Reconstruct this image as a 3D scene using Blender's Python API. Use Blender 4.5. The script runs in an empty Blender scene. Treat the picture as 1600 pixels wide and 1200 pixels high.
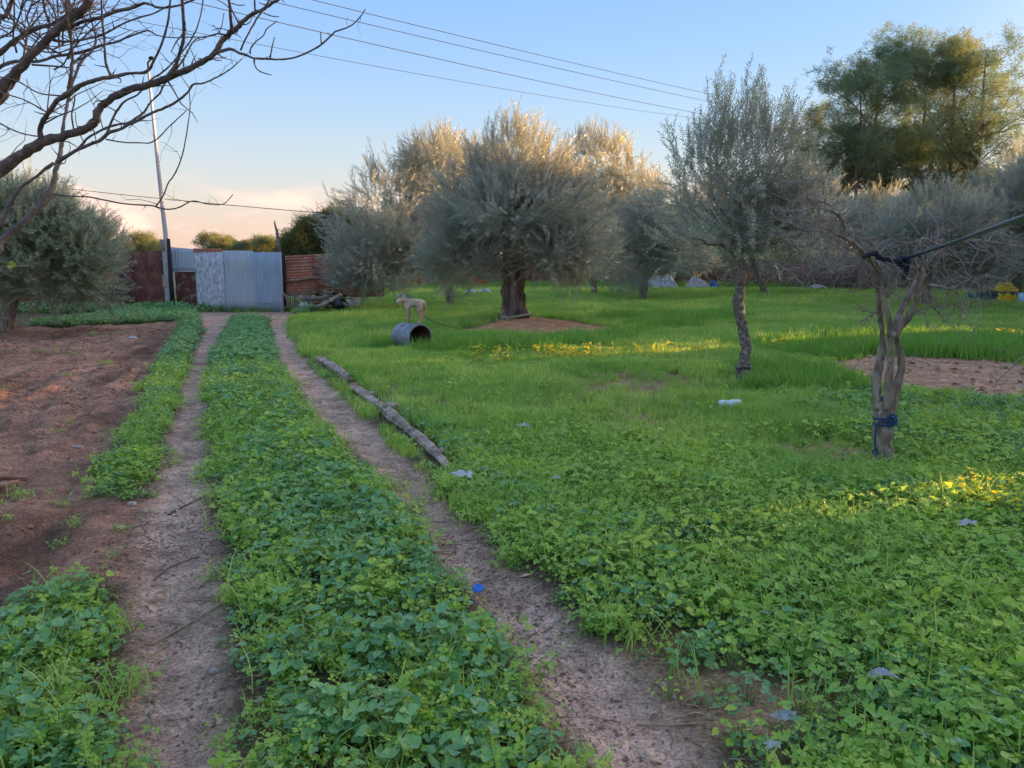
import bpy, math, random
import numpy as np
from mathutils import Vector, Matrix

R = math.radians
random.seed(7)
rng = np.random.default_rng(11)
scene = bpy.context.scene
COL = scene.collection

# ---------------------------------------------------------------- camera
FPX, PITCH, CAMZ = 1186.0, R(9.0), 1.55
cd = bpy.data.cameras.new('camera'); cam = bpy.data.objects.new('camera', cd); COL.objects.link(cam)
cd.sensor_width = 36; cd.lens = 36 * FPX / 1600; cd.clip_start = 0.05; cd.clip_end = 3000
cam.location = (0, 0, CAMZ); cam.rotation_euler = (R(90) - PITCH, 0, 0)
scene.camera = cam

# ---------------------------------------------------------------- light
SUN_EL, SUN_AZ = R(5.0), math.atan2(0.38, 1.0)      # azimuth from +X towards +Y
sdir = Vector((math.cos(SUN_AZ) * math.cos(SUN_EL), math.sin(SUN_AZ) * math.cos(SUN_EL), math.sin(SUN_EL)))
sl = bpy.data.lights.new('sun', 'SUN'); sl.energy = 1.9; sl.angle = R(0.5); sl.color = (1.0, 0.50, 0.20)
so = bpy.data.objects.new('sun', sl); COL.objects.link(so)
so.rotation_euler = sdir.to_track_quat('Z', 'Y').to_euler()

world = bpy.data.worlds.new('World'); scene.world = world; world.use_nodes = True
wn, wl = world.node_tree.nodes, world.node_tree.links
wn.clear()
sky = wn.new('ShaderNodeTexSky'); sky.sky_type = 'NISHITA'; sky.sun_disc = False
sky.sun_elevation = SUN_EL; sky.sun_rotation = math.pi / 2 - SUN_AZ
sky.air_density = 1.0; sky.dust_density = 0.6; sky.ozone_density = 2.0
bg = wn.new('ShaderNodeBackground'); bg.inputs['Strength'].default_value = 0.15
wo = wn.new('ShaderNodeOutputWorld'); wl.new(bg.outputs[0], wo.inputs[0])
tc = wn.new('ShaderNodeTexCoord')
sep = wn.new('ShaderNodeSeparateXYZ'); wl.new(tc.outputs['Generated'], sep.inputs[0])
# evening haze: a peach band that fades upwards, all round the horizon
ramp = wn.new('ShaderNodeValToRGB'); wl.new(sep.outputs['Z'], ramp.inputs[0])
cr = ramp.color_ramp; cr.interpolation = 'B_SPLINE'
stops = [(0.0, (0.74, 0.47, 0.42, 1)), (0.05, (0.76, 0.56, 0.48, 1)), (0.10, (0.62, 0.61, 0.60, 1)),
         (0.17, (0.43, 0.58, 0.76, 1)), (0.25, (0.31, 0.50, 0.83, 1)), (0.36, (0.22, 0.42, 0.82, 1)), (0.6, (0.30, 0.45, 0.81, 1)), (1.0, (0.42, 0.52, 0.83, 1))]  # top stops whitened above the frame to add ambient light
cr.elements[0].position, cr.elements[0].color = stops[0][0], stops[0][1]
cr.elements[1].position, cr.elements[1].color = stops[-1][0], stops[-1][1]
for p, c in stops[1:-1]:
    e = cr.elements.new(p); e.color = c
mixs = wn.new('ShaderNodeMix'); mixs.data_type = 'RGBA'; mixs.inputs[0].default_value = 0.95
wl.new(sky.outputs[0], mixs.inputs[6])
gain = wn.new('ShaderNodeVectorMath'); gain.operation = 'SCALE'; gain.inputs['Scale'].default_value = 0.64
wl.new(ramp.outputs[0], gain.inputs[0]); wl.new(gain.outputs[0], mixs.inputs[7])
# low cumulus banks near the horizon
mp = wn.new('ShaderNodeMapping'); mp.inputs['Scale'].default_value = (6, 6, 17); mp.inputs['Location'].default_value = (3.1, 0.4, 0.2)
wl.new(tc.outputs['Generated'], mp.inputs[0])
cn = wn.new('ShaderNodeTexNoise'); cn.inputs['Scale'].default_value = 1.6; cn.inputs['Detail'].default_value = 8; cn.inputs['Roughness'].default_value = 0.52
wl.new(mp.outputs[0], cn.inputs[0])
cmr = wn.new('ShaderNodeMapRange'); cmr.inputs[1].default_value = 0.50; cmr.inputs[2].default_value = 0.64; wl.new(cn.outputs[0], cmr.inputs[0])
cel = wn.new('ShaderNodeMapRange'); cel.inputs[1].default_value = 0.055; cel.inputs[2].default_value = 0.115; cel.inputs[3].default_value = 1; cel.inputs[4].default_value = 0
cel.interpolation_type = 'SMOOTHSTEP'; wl.new(sep.outputs['Z'], cel.inputs[0])
cm = wn.new('ShaderNodeMath'); cm.operation = 'MULTIPLY'; wl.new(cmr.outputs[0], cm.inputs[0]); wl.new(cel.outputs[0], cm.inputs[1])
cm2 = wn.new('ShaderNodeMath'); cm2.operation = 'MULTIPLY'; cm2.inputs[1].default_value = 0.75; wl.new(cm.outputs[0], cm2.inputs[0])
ccol = wn.new('ShaderNodeValToRGB'); wl.new(cn.outputs[0], ccol.inputs[0])
ccol.color_ramp.elements[0].position = 0.48; ccol.color_ramp.elements[0].color = (0.62, 0.45, 0.46, 1)
ccol.color_ramp.elements[1].position = 0.72; ccol.color_ramp.elements[1].color = (1.05, 0.68, 0.50, 1)
mixc = wn.new('ShaderNodeMix'); mixc.data_type = 'RGBA'
wl.new(cm2.outputs[0], mixc.inputs[0])
# the glow the low sun leaves round itself, outside the frame on the right
gd = wn.new('ShaderNodeVectorMath'); gd.operation = 'DOT_PRODUCT'; gd.inputs[1].default_value = tuple(sdir); wl.new(tc.outputs['Generated'], gd.inputs[0])
ga = wn.new('ShaderNodeMath'); ga.operation = 'ARCCOSINE'; wl.new(gd.outputs['Value'], ga.inputs[0])
gq = wn.new('ShaderNodeMath'); gq.operation = 'POWER'; wl.new(ga.outputs[0], gq.inputs[0]); gq.inputs[1].default_value = 2
ge_ = wn.new('ShaderNodeMath'); ge_.operation = 'MULTIPLY'; wl.new(gq.outputs[0], ge_.inputs[0]); ge_.inputs[1].default_value = -1 / R(16.5) ** 2
gx_ = wn.new('ShaderNodeMath'); gx_.operation = 'EXPONENT'; wl.new(ge_.outputs[0], gx_.inputs[0])
gs = wn.new('ShaderNodeVectorMath'); gs.operation = 'SCALE'; gs.inputs[0].default_value = (13.0, 8.6, 4.5); wl.new(gx_.outputs[0], gs.inputs['Scale'])
gadd = wn.new('ShaderNodeVectorMath'); gadd.operation = 'ADD'; wl.new(mixs.outputs[2], gadd.inputs[0]); wl.new(gs.outputs[0], gadd.inputs[1])
wl.new(gadd.outputs[0], mixc.inputs[6]); wl.new(ccol.outputs[0], mixc.inputs[7])
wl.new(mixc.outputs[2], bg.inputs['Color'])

vs = scene.view_settings
vs.view_transform = 'Standard'; vs.look = 'None'; vs.exposure = 3.52; vs.gamma = 1.0; vs.use_curve_mapping = False
scene.render.engine = 'CYCLES'
scene.cycles.max_bounces = 6; scene.cycles.transparent_max_bounces = 4

# ---------------------------------------------------------------- picture -> place
CP, SP = math.cos(PITCH), math.sin(PITCH)
def ray(x, y):
    u, v = (x - 800) / FPX, (600 - y) / FPX
    return Vector((u, CP + v * SP, -SP + v * CP))
def pd(x, y, Y):                 # the point seen at (x, y) that lies Y metres ahead
    r = ray(x, y); t = Y / r.y
    return Vector((r.x * t, Y, CAMZ + r.z * t))
def pg(x, y, z=0.0):             # the ground point seen at (x, y)
    r = ray(x, y); t = (z - CAMZ) / r.z
    return Vector((r.x * t, r.y * t, z))
def mpp(Y): return Y / FPX       # metres per picture unit at distance Y

# ---------------------------------------------------------------- noise
def _h(ix, iy, s):
    n = (ix.astype(np.int64) * 374761393 + iy.astype(np.int64) * 668265263 + s * 1274126177) & 0xffffffff
    n = ((n ^ (n >> 13)) * 1274126177) & 0xffffffff
    return ((n ^ (n >> 16)) & 0xffff) / 65535.0
def vn(x, y, s=0):
    x = np.asarray(x, float); y = np.asarray(y, float)
    ix, iy = np.floor(x), np.floor(y); fx, fy = x - ix, y - iy
    fx = fx * fx * (3 - 2 * fx); fy = fy * fy * (3 - 2 * fy)
    a, b = _h(ix, iy, s), _h(ix + 1, iy, s); c, d = _h(ix, iy + 1, s), _h(ix + 1, iy + 1, s)
    return (a + (b - a) * fx) * (1 - fy) + (c + (d - c) * fx) * fy
def fbm(x, y, s=0, o=4):
    t, a = 0, 0.5
    for k in range(o):
        t = t + a * (vn(x * 2 ** k, y * 2 ** k, s + k * 17) - 0.5) * 2; a *= 0.5
    return t

# ---------------------------------------------------------------- regions of the ground (measured, in metres)
def gpoly(pts): return np.array([pg(*p)[:2] for p in pts])
def inside(P, x, y):
    r = np.zeros(x.shape, bool); n = len(P); j = n - 1
    for i in range(n):
        (xi, yi), (xj, yj) = P[i], P[j]
        c = ((yi > y) != (yj > y)) & (x < (xj - xi) * (y - yi) / ((yj - yi) + 1e-12) + xi)
        r ^= c; j = i
    return r
def edist(P, x, y):
    d = np.full(x.shape, 1e9); n = len(P)
    for i in range(n):
        a, b = P[i], P[(i + 1) % n]; ab = b - a; L = (ab ** 2).sum() + 1e-12
        t = np.clip(((x - a[0]) * ab[0] + (y - a[1]) * ab[1]) / L, 0, 1)
        d = np.minimum(d, np.hypot(x - a[0] - t * ab[0], y - a[1] - t * ab[1]))
    return d
def sd(P, x, y, warp=0.0, f=3.0, s=5):      # signed distance, positive inside, ragged edge
    if warp:
        xw = x + warp * fbm(x * f, y * f, s, 3); yw = y + warp * fbm(x * f, y * f, s + 50, 3)
    else: xw, yw = x, y
    return np.where(inside(P, xw, yw), 1, -1) * edist(P, xw, yw)
TRACK_L = gpoly([(175, 1500), (205, 1200), (205, 1100), (200, 1000), (195, 930), (205, 870), (228, 800), (250, 740), (264, 690), (276, 640),
                 (287, 590), (303, 550), (318, 522), (312, 500), (306, 487), (460, 486), (450, 505), (432, 512), (420, 500), (362, 500), (350, 518), (336, 545),
                 (324, 575), (320, 620), (319, 680), (322, 740), (330, 800), (338, 860), (345, 930), (352, 1000), (360, 1080), (372, 1200), (400, 1500)])
TRACK_R = gpoly([(420, 496), (424, 525), (436, 560), (457, 600), (492, 650), (545, 700), (592, 750), (636, 800), (676, 850), (702, 900),
                 (742, 960), (790, 1010), (822, 1070), (842, 1130), (900, 1175), (935, 1230), (1050, 1500), (1420, 1500), (1130, 1200), (1085, 1130), (1000, 1062), (930, 1010),
                 (868, 950), (800, 890), (752, 840), (706, 790), (664, 740), (612, 690), (565, 645), (520, 605), (486, 570), (462, 540), (452, 515), (452, 490)])
TILLED = gpoly([(-900, 512), (100, 512), (200, 507), (283, 505), (268, 530), (244, 570), (226, 610), (212, 650), (180, 695), (146, 745), (140, 785),
                (230, 792), (215, 850), (205, 905), (120, 915), (60, 935), (0, 968), (-300, 1060), (-1200, 1100)])
MOUND = gpoly([(660, 522), (760, 512), (800, 500), (900, 505), (960, 512), (1005, 520), (930, 528), (850, 536), (760, 530), (700, 528)])
BARE_R = gpoly([(1290, 567), (1360, 556), (1500, 560), (1640, 572), (1700, 590), (1640, 622), (1560, 622), (1480, 612), (1390, 606), (1330, 586)])
THIN1 = gpoly([(900, 584), (1060, 580), (1110, 608), (1100, 650), (1060, 668), (950, 660), (900, 636), (870, 606)])
THIN2 = gpoly([(960, 1040), (1060, 1010), (1180, 1020), (1290, 1060), (1330, 1120), (1290, 1180), (1200, 1150), (1080, 1120)])
THIN3 = gpoly([(560, 600), (620, 590), (740, 640), (700, 660), (620, 640)])
THIN4 = gpoly([(1180, 685), (1400, 690), (1410, 735), (1330, 740), (1200, 725)])
LUSH1 = gpoly([(1175, 575), (1280, 590), (1400, 625), (1560, 628), (1700, 610), (1700, 700), (1600, 720), (1450, 700), (1350, 690), (1250, 640), (1180, 610)])
LUSH2 = gpoly([(1200, 545), (1330, 528), (1480, 532), (1700, 545), (1700, 575), (1500, 562), (1360, 556), (1230, 560)])
LUSH3 = gpoly([(595, 548), (600, 538), (640, 540), (700, 532), (850, 538), (950, 530), (1000, 520), (1010, 505), (900, 492), (1000, 478), (1150, 480), (1160, 498), (1030, 515), (960, 540), (840, 556), (700, 556)])
LUSH4 = gpoly([(-300, 500), (60, 498), (175, 492), (285, 486), (300, 494), (280, 500), (200, 503), (100, 506), (-300, 510)])
OLIVE_BASE = pg(805, 506)

def ground_z(x, y, fine=True):
    x = np.asarray(x, float); y = np.asarray(y, float)
    z = 0.05 * fbm(x * 0.35, y * 0.35, 3, 3)
    near = (y > 1) & (y < 32) & (np.abs(x) < 30)
    ti = np.zeros_like(z); tr = np.zeros_like(z)
    if near.any():
        xs, ys = x[near], y[near]
        ti[near] = np.clip(sd(TILLED, xs, ys, 0.12) / 0.15 + 0.3, 0, 1)
        tr[near] = np.clip(np.maximum(sd(TRACK_L, xs, ys, 0.06), sd(TRACK_R, xs, ys, 0.06)) / 0.16 + 0.3, 0, 1)
    z = z - 0.035 * tr
    d = np.hypot(x - OLIVE_BASE.x, (y - OLIVE_BASE.y) * 0.8)
    z = z + 0.16 * np.exp(-(d / 1.3) ** 2)
    if fine:
        q = x * 0.93 + y * 0.37
        rid = np.sin(q * 15 + 2.2 * fbm(x * 1.2, y * 0.7, 31, 3) * 2)
        z = z + ti * (0.020 * rid + 0.085 * fbm(x * 2.6, y * 1.6, 41, 5) + 0.045 * np.abs(fbm(x * 7, y * 7, 61, 3)))
        z = z + tr * (0.008 * fbm(x * 5, y * 5, 71, 4))
        z = z + (1 - ti) * (1 - tr) * 0.02 * fbm(x * 3, y * 3, 81, 3)
    return z
def gz(x, y): return float(ground_z(np.array([x]), np.array([y]))[0])
def on(x, y):                    # a ground point with its real height
    p = pg(x, y); return Vector((p.x, p.y, gz(p.x, p.y)))

# ---------------------------------------------------------------- materials
def rgba(c): return (c[0], c[1], c[2], 1)
def mat(name, c1, c2=None, scale=8, rough=0.85, bump=0.0, bscale=None, metallic=0.0, c3=None, s3=2.0, th3=(0.45, 0.6), spec=0.3, stretch=None, detail=6):
    m = bpy.data.materials.new(name); m.use_nodes = True
    n, l = m.node_tree.nodes, m.node_tree.links
    b = n['Principled BSDF']; b.inputs['Roughness'].default_value = rough; b.inputs['Metallic'].default_value = metallic
    b.inputs['Specular IOR Level'].default_value = spec
    t = n.new('ShaderNodeTexCoord'); src = t.outputs['Object']
    if stretch:
        mpn = n.new('ShaderNodeMapping'); mpn.inputs['Scale'].default_value = stretch; l.new(src, mpn.inputs[0]); src = mpn.outputs[0]
    col = None
    if c2:
        no = n.new('ShaderNodeTexNoise'); no.inputs['Scale'].default_value = scale; no.inputs['Detail'].default_value = detail; l.new(src, no.inputs[0])
        mr = n.new('ShaderNodeMapRange'); mr.inputs[1].default_value = 0.35; mr.inputs[2].default_value = 0.65; l.new(no.outputs[0], mr.inputs[0])
        mx = n.new('ShaderNodeMix'); mx.data_type = 'RGBA'; mx.inputs[6].default_value = rgba(c1); mx.inputs[7].default_value = rgba(c2)
        l.new(mr.outputs[0], mx.inputs[0]); col = mx.outputs[2]
        if c3:
            n3 = n.new('ShaderNodeTexNoise'); n3.inputs['Scale'].default_value = s3; n3.inputs['Detail'].default_value = 5; l.new(src, n3.inputs[0])
            m3 = n.new('ShaderNodeMapRange'); m3.inputs[1].default_value = th3[0]; m3.inputs[2].default_value = th3[1]; l.new(n3.outputs[0], m3.inputs[0])
            x3 = n.new('ShaderNodeMix'); x3.data_type = 'RGBA'; l.new(m3.outputs[0], x3.inputs[0]); l.new(col, x3.inputs[6]); x3.inputs[7].default_value = rgba(c3); col = x3.outputs[2]
        l.new(col, b.inputs['Base Color'])
    else: b.inputs['Base Color'].default_value = rgba(c1)
    if bump:
        nb = n.new('ShaderNodeTexNoise'); nb.inputs['Scale'].default_value = bscale or scale * 3; nb.inputs['Detail'].default_value = 6; l.new(src, nb.inputs[0])
        bp = n.new('ShaderNodeBump'); bp.inputs['Strength'].default_value = bump; bp.inputs['Distance'].default_value = 0.02
        l.new(nb.outputs[0], bp.inputs['Height']); l.new(bp.outputs[0], b.inputs['Normal'])
    return m
def leafmat(name, ca, cb, cc=None, under=None, trans=0.35, gloss=0.35, patch=0.8, glossmix=0.12, tint=(1.25, 1.3, 0.7)):
    """leaf: colour differs from plant to plant and by patches of ground; light passes through."""
    m = bpy.data.materials.new(name); m.use_nodes = True
    n, l = m.node_tree.nodes, m.node_tree.links; n.clear()
    oi = n.new('ShaderNodeObjectInfo'); ge = n.new('ShaderNodeNewGeometry')
    no = n.new('ShaderNodeTexNoise'); no.inputs['Scale'].default_value = patch; no.inputs['Detail'].default_value = 3; l.new(ge.outputs['Position'], no.inputs[0])
    mr = n.new('ShaderNodeMapRange'); mr.inputs[1].default_value = 0.38; mr.inputs[2].default_value = 0.62; l.new(no.outputs[0], mr.inputs[0])
    at = n.new('ShaderNodeAttribute'); at.attribute_name = 'tone'
    ad = n.new('ShaderNodeMath'); ad.operation = 'ADD'; l.new(oi.outputs['Random'], ad.inputs[0]); l.new(at.outputs['Fac'], ad.inputs[1])
    fr = n.new('ShaderNodeMath'); fr.operation = 'FRACT'; l.new(ad.outputs[0], fr.inputs[0])
    mx = n.new('ShaderNodeMix'); mx.data_type = 'RGBA'; mx.inputs[6].default_value = rgba(ca); mx.inputs[7].default_value = rgba(cb); l.new(fr.outputs[0], mx.inputs[0])
    col = mx.outputs[2]
    if cc:
        m2 = n.new('ShaderNodeMix'); m2.data_type = 'RGBA'; l.new(mr.outputs[0], m2.inputs[0]); l.new(col, m2.inputs[6]); m2.inputs[7].default_value = rgba(cc); 
        ms = n.new('ShaderNodeMath'); ms.operation = 'MULTIPLY'; ms.inputs[1].default_value = 0.75; l.new(mr.outputs[0], ms.inputs[0]); l.new(ms.outputs[0], m2.inputs[0]); col = m2.outputs[2]
    if under:
        m3 = n.new('ShaderNodeMix'); m3.data_type = 'RGBA'; l.new(ge.outputs['Backfacing'], m3.inputs[0]); l.new(col, m3.inputs[6]); m3.inputs[7].default_value = rgba(under); col = m3.outputs[2]
    df = n.new('ShaderNodeBsdfDiffuse'); l.new(col, df.inputs[0])
    vt = n.new('ShaderNodeVectorMath'); vt.operation = 'MULTIPLY'; vt.inputs[1].default_value = tint; l.new(col, vt.inputs[0])
    tr = n.new('ShaderNodeBsdfTranslucent'); l.new(vt.outputs[0], tr.inputs[0])
    a = n.new('ShaderNodeMixShader'); a.inputs[0].default_value = trans; l.new(df.outputs[0], a.inputs[1]); l.new(tr.outputs[0], a.inputs[2])
    gl = n.new('ShaderNodeBsdfGlossy'); gl.inputs['Roughness'].default_value = gloss; gl.inputs[0].default_value = (0.8, 0.85, 0.9, 1)
    g = n.new('ShaderNodeMixShader')
    lw = n.new('ShaderNodeLayerWeight'); lw.inputs[0].default_value = 0.25
    gm = n.new('ShaderNodeMath'); gm.operation = 'MULTIPLY'; gm.inputs[1].default_value = glossmix * 2.2; l.new(lw.outputs['Facing'], gm.inputs[0])
    l.new(gm.outputs[0], g.inputs[0]); l.new(a.outputs[0], g.inputs[1]); l.new(gl.outputs[0], g.inputs[2])
    o = n.new('ShaderNodeOutputMaterial'); l.new(g.outputs[0], o.inputs[0])
    return m

BARK = mat('grey_olive_bark', (0.38, 0.30, 0.23), (0.15, 0.115, 0.09), 22, 0.95, 1.0, 45, c3=(0.36, 0.34, 0.28), s3=16, th3=(0.55, 0.62), stretch=(1, 1, 0.4))
BARK_D = mat('dark_olive_bark', (0.26, 0.185, 0.145), (0.07, 0.05, 0.045), 8, 0.95, 1.0, 18, stretch=(1, 1, 0.3))
BARK_SP = mat('speckled_young_bark', (0.25, 0.21, 0.17), (0.10, 0.08, 0.065), 26, 0.95, 0.8, 40, c3=(0.36, 0.34, 0.30), s3=20, th3=(0.56, 0.62))
TWIGG = mat('grey_twig_bark', (0.38, 0.31, 0.28), (0.22, 0.17, 0.15), 12, 0.9)
BARK_F = mat('brown_smooth_bark', (0.24, 0.17, 0.14), (0.10, 0.07, 0.06), 22, 0.8, 0.6, 60, c3=(0.20, 0.17, 0.15), s3=15, th3=(0.58, 0.68))
BARK_G = mat('pale_smooth_bark', (0.24, 0.19, 0.165), (0.13, 0.10, 0.09), 22, 0.8, 0.5, 60)
OLEAF = leafmat('olive_leaf', (0.20, 0.235, 0.19), (0.40, 0.43, 0.37), (0.30, 0.32, 0.29), under=(0.58, 0.60, 0.56), trans=0.36, gloss=0.4, patch=1.5, glossmix=0.3)
OLEAF_L = leafmat('olive_leaf_green', (0.17, 0.24, 0.13), (0.32, 0.38, 0.22), None, under=(0.48, 0.52, 0.38), trans=0.25, gloss=0.4, glossmix=0.35)
CLEAF = leafmat('needle_foliage', (0.15, 0.27, 0.20), (0.20, 0.32, 0.19), (0.26, 0.31, 0.15), trans=0.35, gloss=0.6, patch=0.25, glossmix=0.03, tint=(1.2, 1.1, 0.7))
FLEAF = leafmat('far_foliage', (0.17, 0.22, 0.12), (0.26, 0.27, 0.13), None, trans=0.3, gloss=0.6, glossmix=0.03)
BLEAF = leafmat('bush_foliage', (0.09, 0.12, 0.05), (0.20, 0.18, 0.06), None, trans=0.3, gloss=0.6, patch=0.8, glossmix=0.03)
MALLOW = leafmat('mallow_leaf', (0.10, 0.28, 0.08), (0.31, 0.55, 0.17), (0.19, 0.43, 0.19), under=(0.30, 0.47, 0.2), trans=0.3, gloss=0.55, patch=2.2, glossmix=0.13)
MALLOW_Y = leafmat('young_mallow_leaf', (0.36, 0.58, 0.07), (0.60, 0.74, 0.11), (0.26, 0.50, 0.10), under=(0.2, 0.36, 0.08), trans=0.4, gloss=0.5, patch=1.3, glossmix=0.08)
WEED = leafmat('weed_leaf', (0.34, 0.56, 0.08), (0.58, 0.70, 0.12), (0.26, 0.48, 0.09), trans=0.4, gloss=0.5, patch=1.0, glossmix=0.06)
GRASS = leafmat('grass_blade', (0.22, 0.42, 0.08), (0.68, 0.76, 0.24), (0.22, 0.44, 0.09), trans=0.42, gloss=0.5, patch=0.55, glossmix=0.05)
GRASS_D = leafmat('rank_grass_blade', (0.17, 0.37, 0.07), (0.28, 0.48, 0.09), None, trans=0.35, gloss=0.5, patch=1.0, glossmix=0.05)
STRAWM = leafmat('dry_straw', (0.66, 0.50, 0.30), (0.36, 0.25, 0.16), None, trans=0.1, glossmix=0.05, tint=(1, 1, 1))
STALK = leafmat('green_stalk', (0.14, 0.24, 0.07), (0.2, 0.26, 0.1), None, trans=0.1, glossmix=0.05)

# ---------------------------------------------------------------- mesh helpers
def grid_basis(t):
    t = t.normalized(); a = Vector((0, 0, 1)) if abs(t.z) < 0.9 else Vector((1, 0, 0))
    u = t.cross(a).normalized(); return u, t.cross(u).normalized()
class MB:
    def __init__(s): s.v = []; s.f = []; s.m = []; s.tone = []
    def add(s, vs, fs, mi=0, tone=0.0):
        o = len(s.v); s.v += [tuple(p) for p in vs]; s.f += [tuple(o + i for i in f) for f in fs]; s.m += [mi] * len(fs); s.tone += [tone] * len(vs)
    def tube(s, pts, rad, n=6, mi=0, rough=0.0, cap=True, tone=0.0, flute=None):
        pts = [Vector(p) for p in pts]; k = len(pts)
        if isinstance(rad, (int, float)): rad = [rad] * k
        vs, fs = [], []; u = None
        for i, p in enumerate(pts):
            t = pts[min(i + 1, k - 1)] - pts[max(i - 1, 0)]
            if t.length < 1e-9: t = Vector((0, 0, 1))
            t.normalize()
            if u is None: u, w = grid_basis(t)
            else:
                u = u - t * u.dot(t)
                u = u.normalized() if u.length > 1e-6 else grid_basis(t)[0]
                w = t.cross(u)
            for j in range(n):
                a = 2 * math.pi * j / n; r = rad[i]
                if rough: r *= 1 + rough * (random.random() - 0.5) * 2
                if flute: r *= 1 + flute[0] * 2.2 * (float(vn(math.cos(a) * flute[1] * .55 + 40, math.sin(a) * flute[1] * .55 + i * flute[2])) - .5) * 2 * .8
                vs.append(p + (u * math.cos(a) + w * math.sin(a)) * r)
        for i in range(k - 1):
            for j in range(n):
                a, b = i * n + j, i * n + (j + 1) % n
                fs.append((a, b, b + n, a + n))
        if cap:
            fs.append(tuple(range(n - 1, -1, -1))); fs.append(tuple(range((k - 1) * n, k * n)))
        s.add(vs, fs, mi, tone)
    def box(s, c, d, rot=None, mi=0):
        c = Vector(c); vs = []
        for z in (-.5, .5):
            for x, y in ((-.5, -.5), (.5, -.5), (.5, .5), (-.5, .5)):
                p = Vector((x * d[0], y * d[1], z * d[2]))
                if rot is not None: p = rot @ p
                vs.append(c + p)
        s.add(vs, [(3, 2, 1, 0), (4, 5, 6, 7), (0, 1, 5, 4), (1, 2, 6, 5), (2, 3, 7, 6), (3, 0, 4, 7)], mi)
    def blob(s, c, r, n=10, rough=0.15, seed=0, mi=0, f=2.0, flat=None):
        c = Vector(c); rr = random.Random(seed); ph = [rr.uniform(0, 6.28) for _ in range(6)]
        vs, fs = [], []
        for i in range(n + 1):
            th = math.pi * i / n
            for j in range(2 * n):
                a = math.pi * j / n
                d = Vector((math.sin(th) * math.cos(a), math.sin(th) * math.sin(a), math.cos(th)))
                k = 1 + rough * (math.sin(f * 2 * d.x + ph[0]) + math.sin(f * 2.7 * d.y + ph[1]) + math.sin(f * 3.1 * d.z + ph[2]) + 0.7 * math.sin(f * 6 * d.x + ph[3]) * math.sin(f * 5 * d.y + ph[4])) / 1.5
                p = Vector((d.x * r[0], d.y * r[1], d.z * r[2])) * k
                if flat is not None and p.z < flat: p.z = flat
                vs.append(c + p)
        m = 2 * n
        for i in range(n):
            for j in range(m):
                a, b = i * m + j, i * m + (j + 1) % m
                fs.append((a, a + m, b + m, b))
        s.add(vs, fs, mi)
    def build(s, name, mats, parent=None, smooth=True, link=True, origin=None):
        o = Vector(origin) if origin is not None else (Vector(parent.location) if parent is not None and parent.parent is None else Vector((0, 0, 0)))
        if parent is not None and parent.parent is not None and origin is None:
            o = Vector(parent.parent.location)
        me = bpy.data.meshes.new(name)
        V = np.array(s.v, np.float32) - np.array(o, np.float32) if len(s.v) else np.zeros((0, 3), np.float32)
        me.from_pydata(V.tolist(), [], s.f)
        if not isinstance(mats, (list, tuple)): mats = [mats]
        for m in mats: me.materials.append(m)
        if any(s.m): me.polygons.foreach_set('material_index', s.m)
        if smooth: me.polygons.foreach_set('use_smooth', [True] * len(me.polygons))
        if any(s.tone):
            at = me.attributes.new('tone', 'FLOAT', 'POINT'); at.data.foreach_set('value', s.tone)
        me.update()
        ob = bpy.data.objects.new(name, me)
        if link: COL.objects.link(ob)
        if parent is not None: ob.parent = parent
        elif link: ob.location = o
        return ob
def tag(o, label=None, cat=None, group=None, kind=None):
    if label: o['label'] = label
    if cat: o['category'] = cat
    if group: o['group'] = group
    if kind: o['kind'] = kind
    return o
def thing(name, loc, label, cat, group=None):
    o = bpy.data.objects.new(name, None); COL.objects.link(o); o.location = loc; o.empty_display_size = 0.2
    return tag(o, label, cat, group)
def solo(mb, name, mats, loc, label, cat, group=None, smooth=True):
    return tag(mb.build(name, mats, None, smooth, origin=loc), label, cat, group)
def copy_thing(o, loc, rz=None, label=None, group=None, scale=None):
    c = o.copy(); COL.objects.link(c); c.location = loc
    if rz is not None: c.rotation_euler = (0, 0, rz)
    if scale: c.scale = (scale,) * 3
    if label: c['label'] = label
    if group: c['group'] = group
    for ch in list(o.children):
        k = ch.copy(); COL.objects.link(k); k.parent = c
        for g in list(ch.children):
            q = g.copy(); COL.objects.link(q); q.parent = k
    return c

# ---------------------------------------------------------------- scattering of leaves, blades, sprays (masses nobody could count)
_ng = {}
def scatter_group(key, protos):
    if key in _ng: return _ng[key]
    g = bpy.data.node_groups.new(key, 'GeometryNodeTree')
    g.interface.new_socket('Geometry', in_out='INPUT', socket_type='NodeSocketGeometry')
    g.interface.new_socket('Geometry', in_out='OUTPUT', socket_type='NodeSocketGeometry')
    n, l = g.nodes, g.links
    gi, go = n.new('NodeGroupInput'), n.new('NodeGroupOutput')
    j = n.new('GeometryNodeJoinGeometry')
    for p in reversed(protos):
        oi = n.new('GeometryNodeObjectInfo'); oi.inputs['Object'].default_value = p
        gt = n.new('GeometryNodeGeometryToInstance'); l.new(oi.outputs['Geometry'], gt.inputs[0]); l.new(gt.outputs[0], j.inputs[0])
    ip = n.new('GeometryNodeInstanceOnPoints'); ip.inputs['Pick Instance'].default_value = True
    l.new(gi.outputs[0], ip.inputs['Points']); l.new(j.outputs[0], ip.inputs['Instance'])
    def attr(nm, ty):
        a = n.new('GeometryNodeInputNamedAttribute'); a.data_type = ty; a.inputs['Name'].default_value = nm; return a.outputs[0]
    l.new(attr('pick', 'INT'), ip.inputs['Instance Index'])
    er = n.new('FunctionNodeEulerToRotation'); l.new(attr('rot', 'FLOAT_VECTOR'), er.inputs[0]); l.new(er.outputs[0], ip.inputs['Rotation'])
    l.new(attr('scl', 'FLOAT'), ip.inputs['Scale'])
    l.new(ip.outputs[0], go.inputs[0]); _ng[key] = g
    return g
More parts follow.
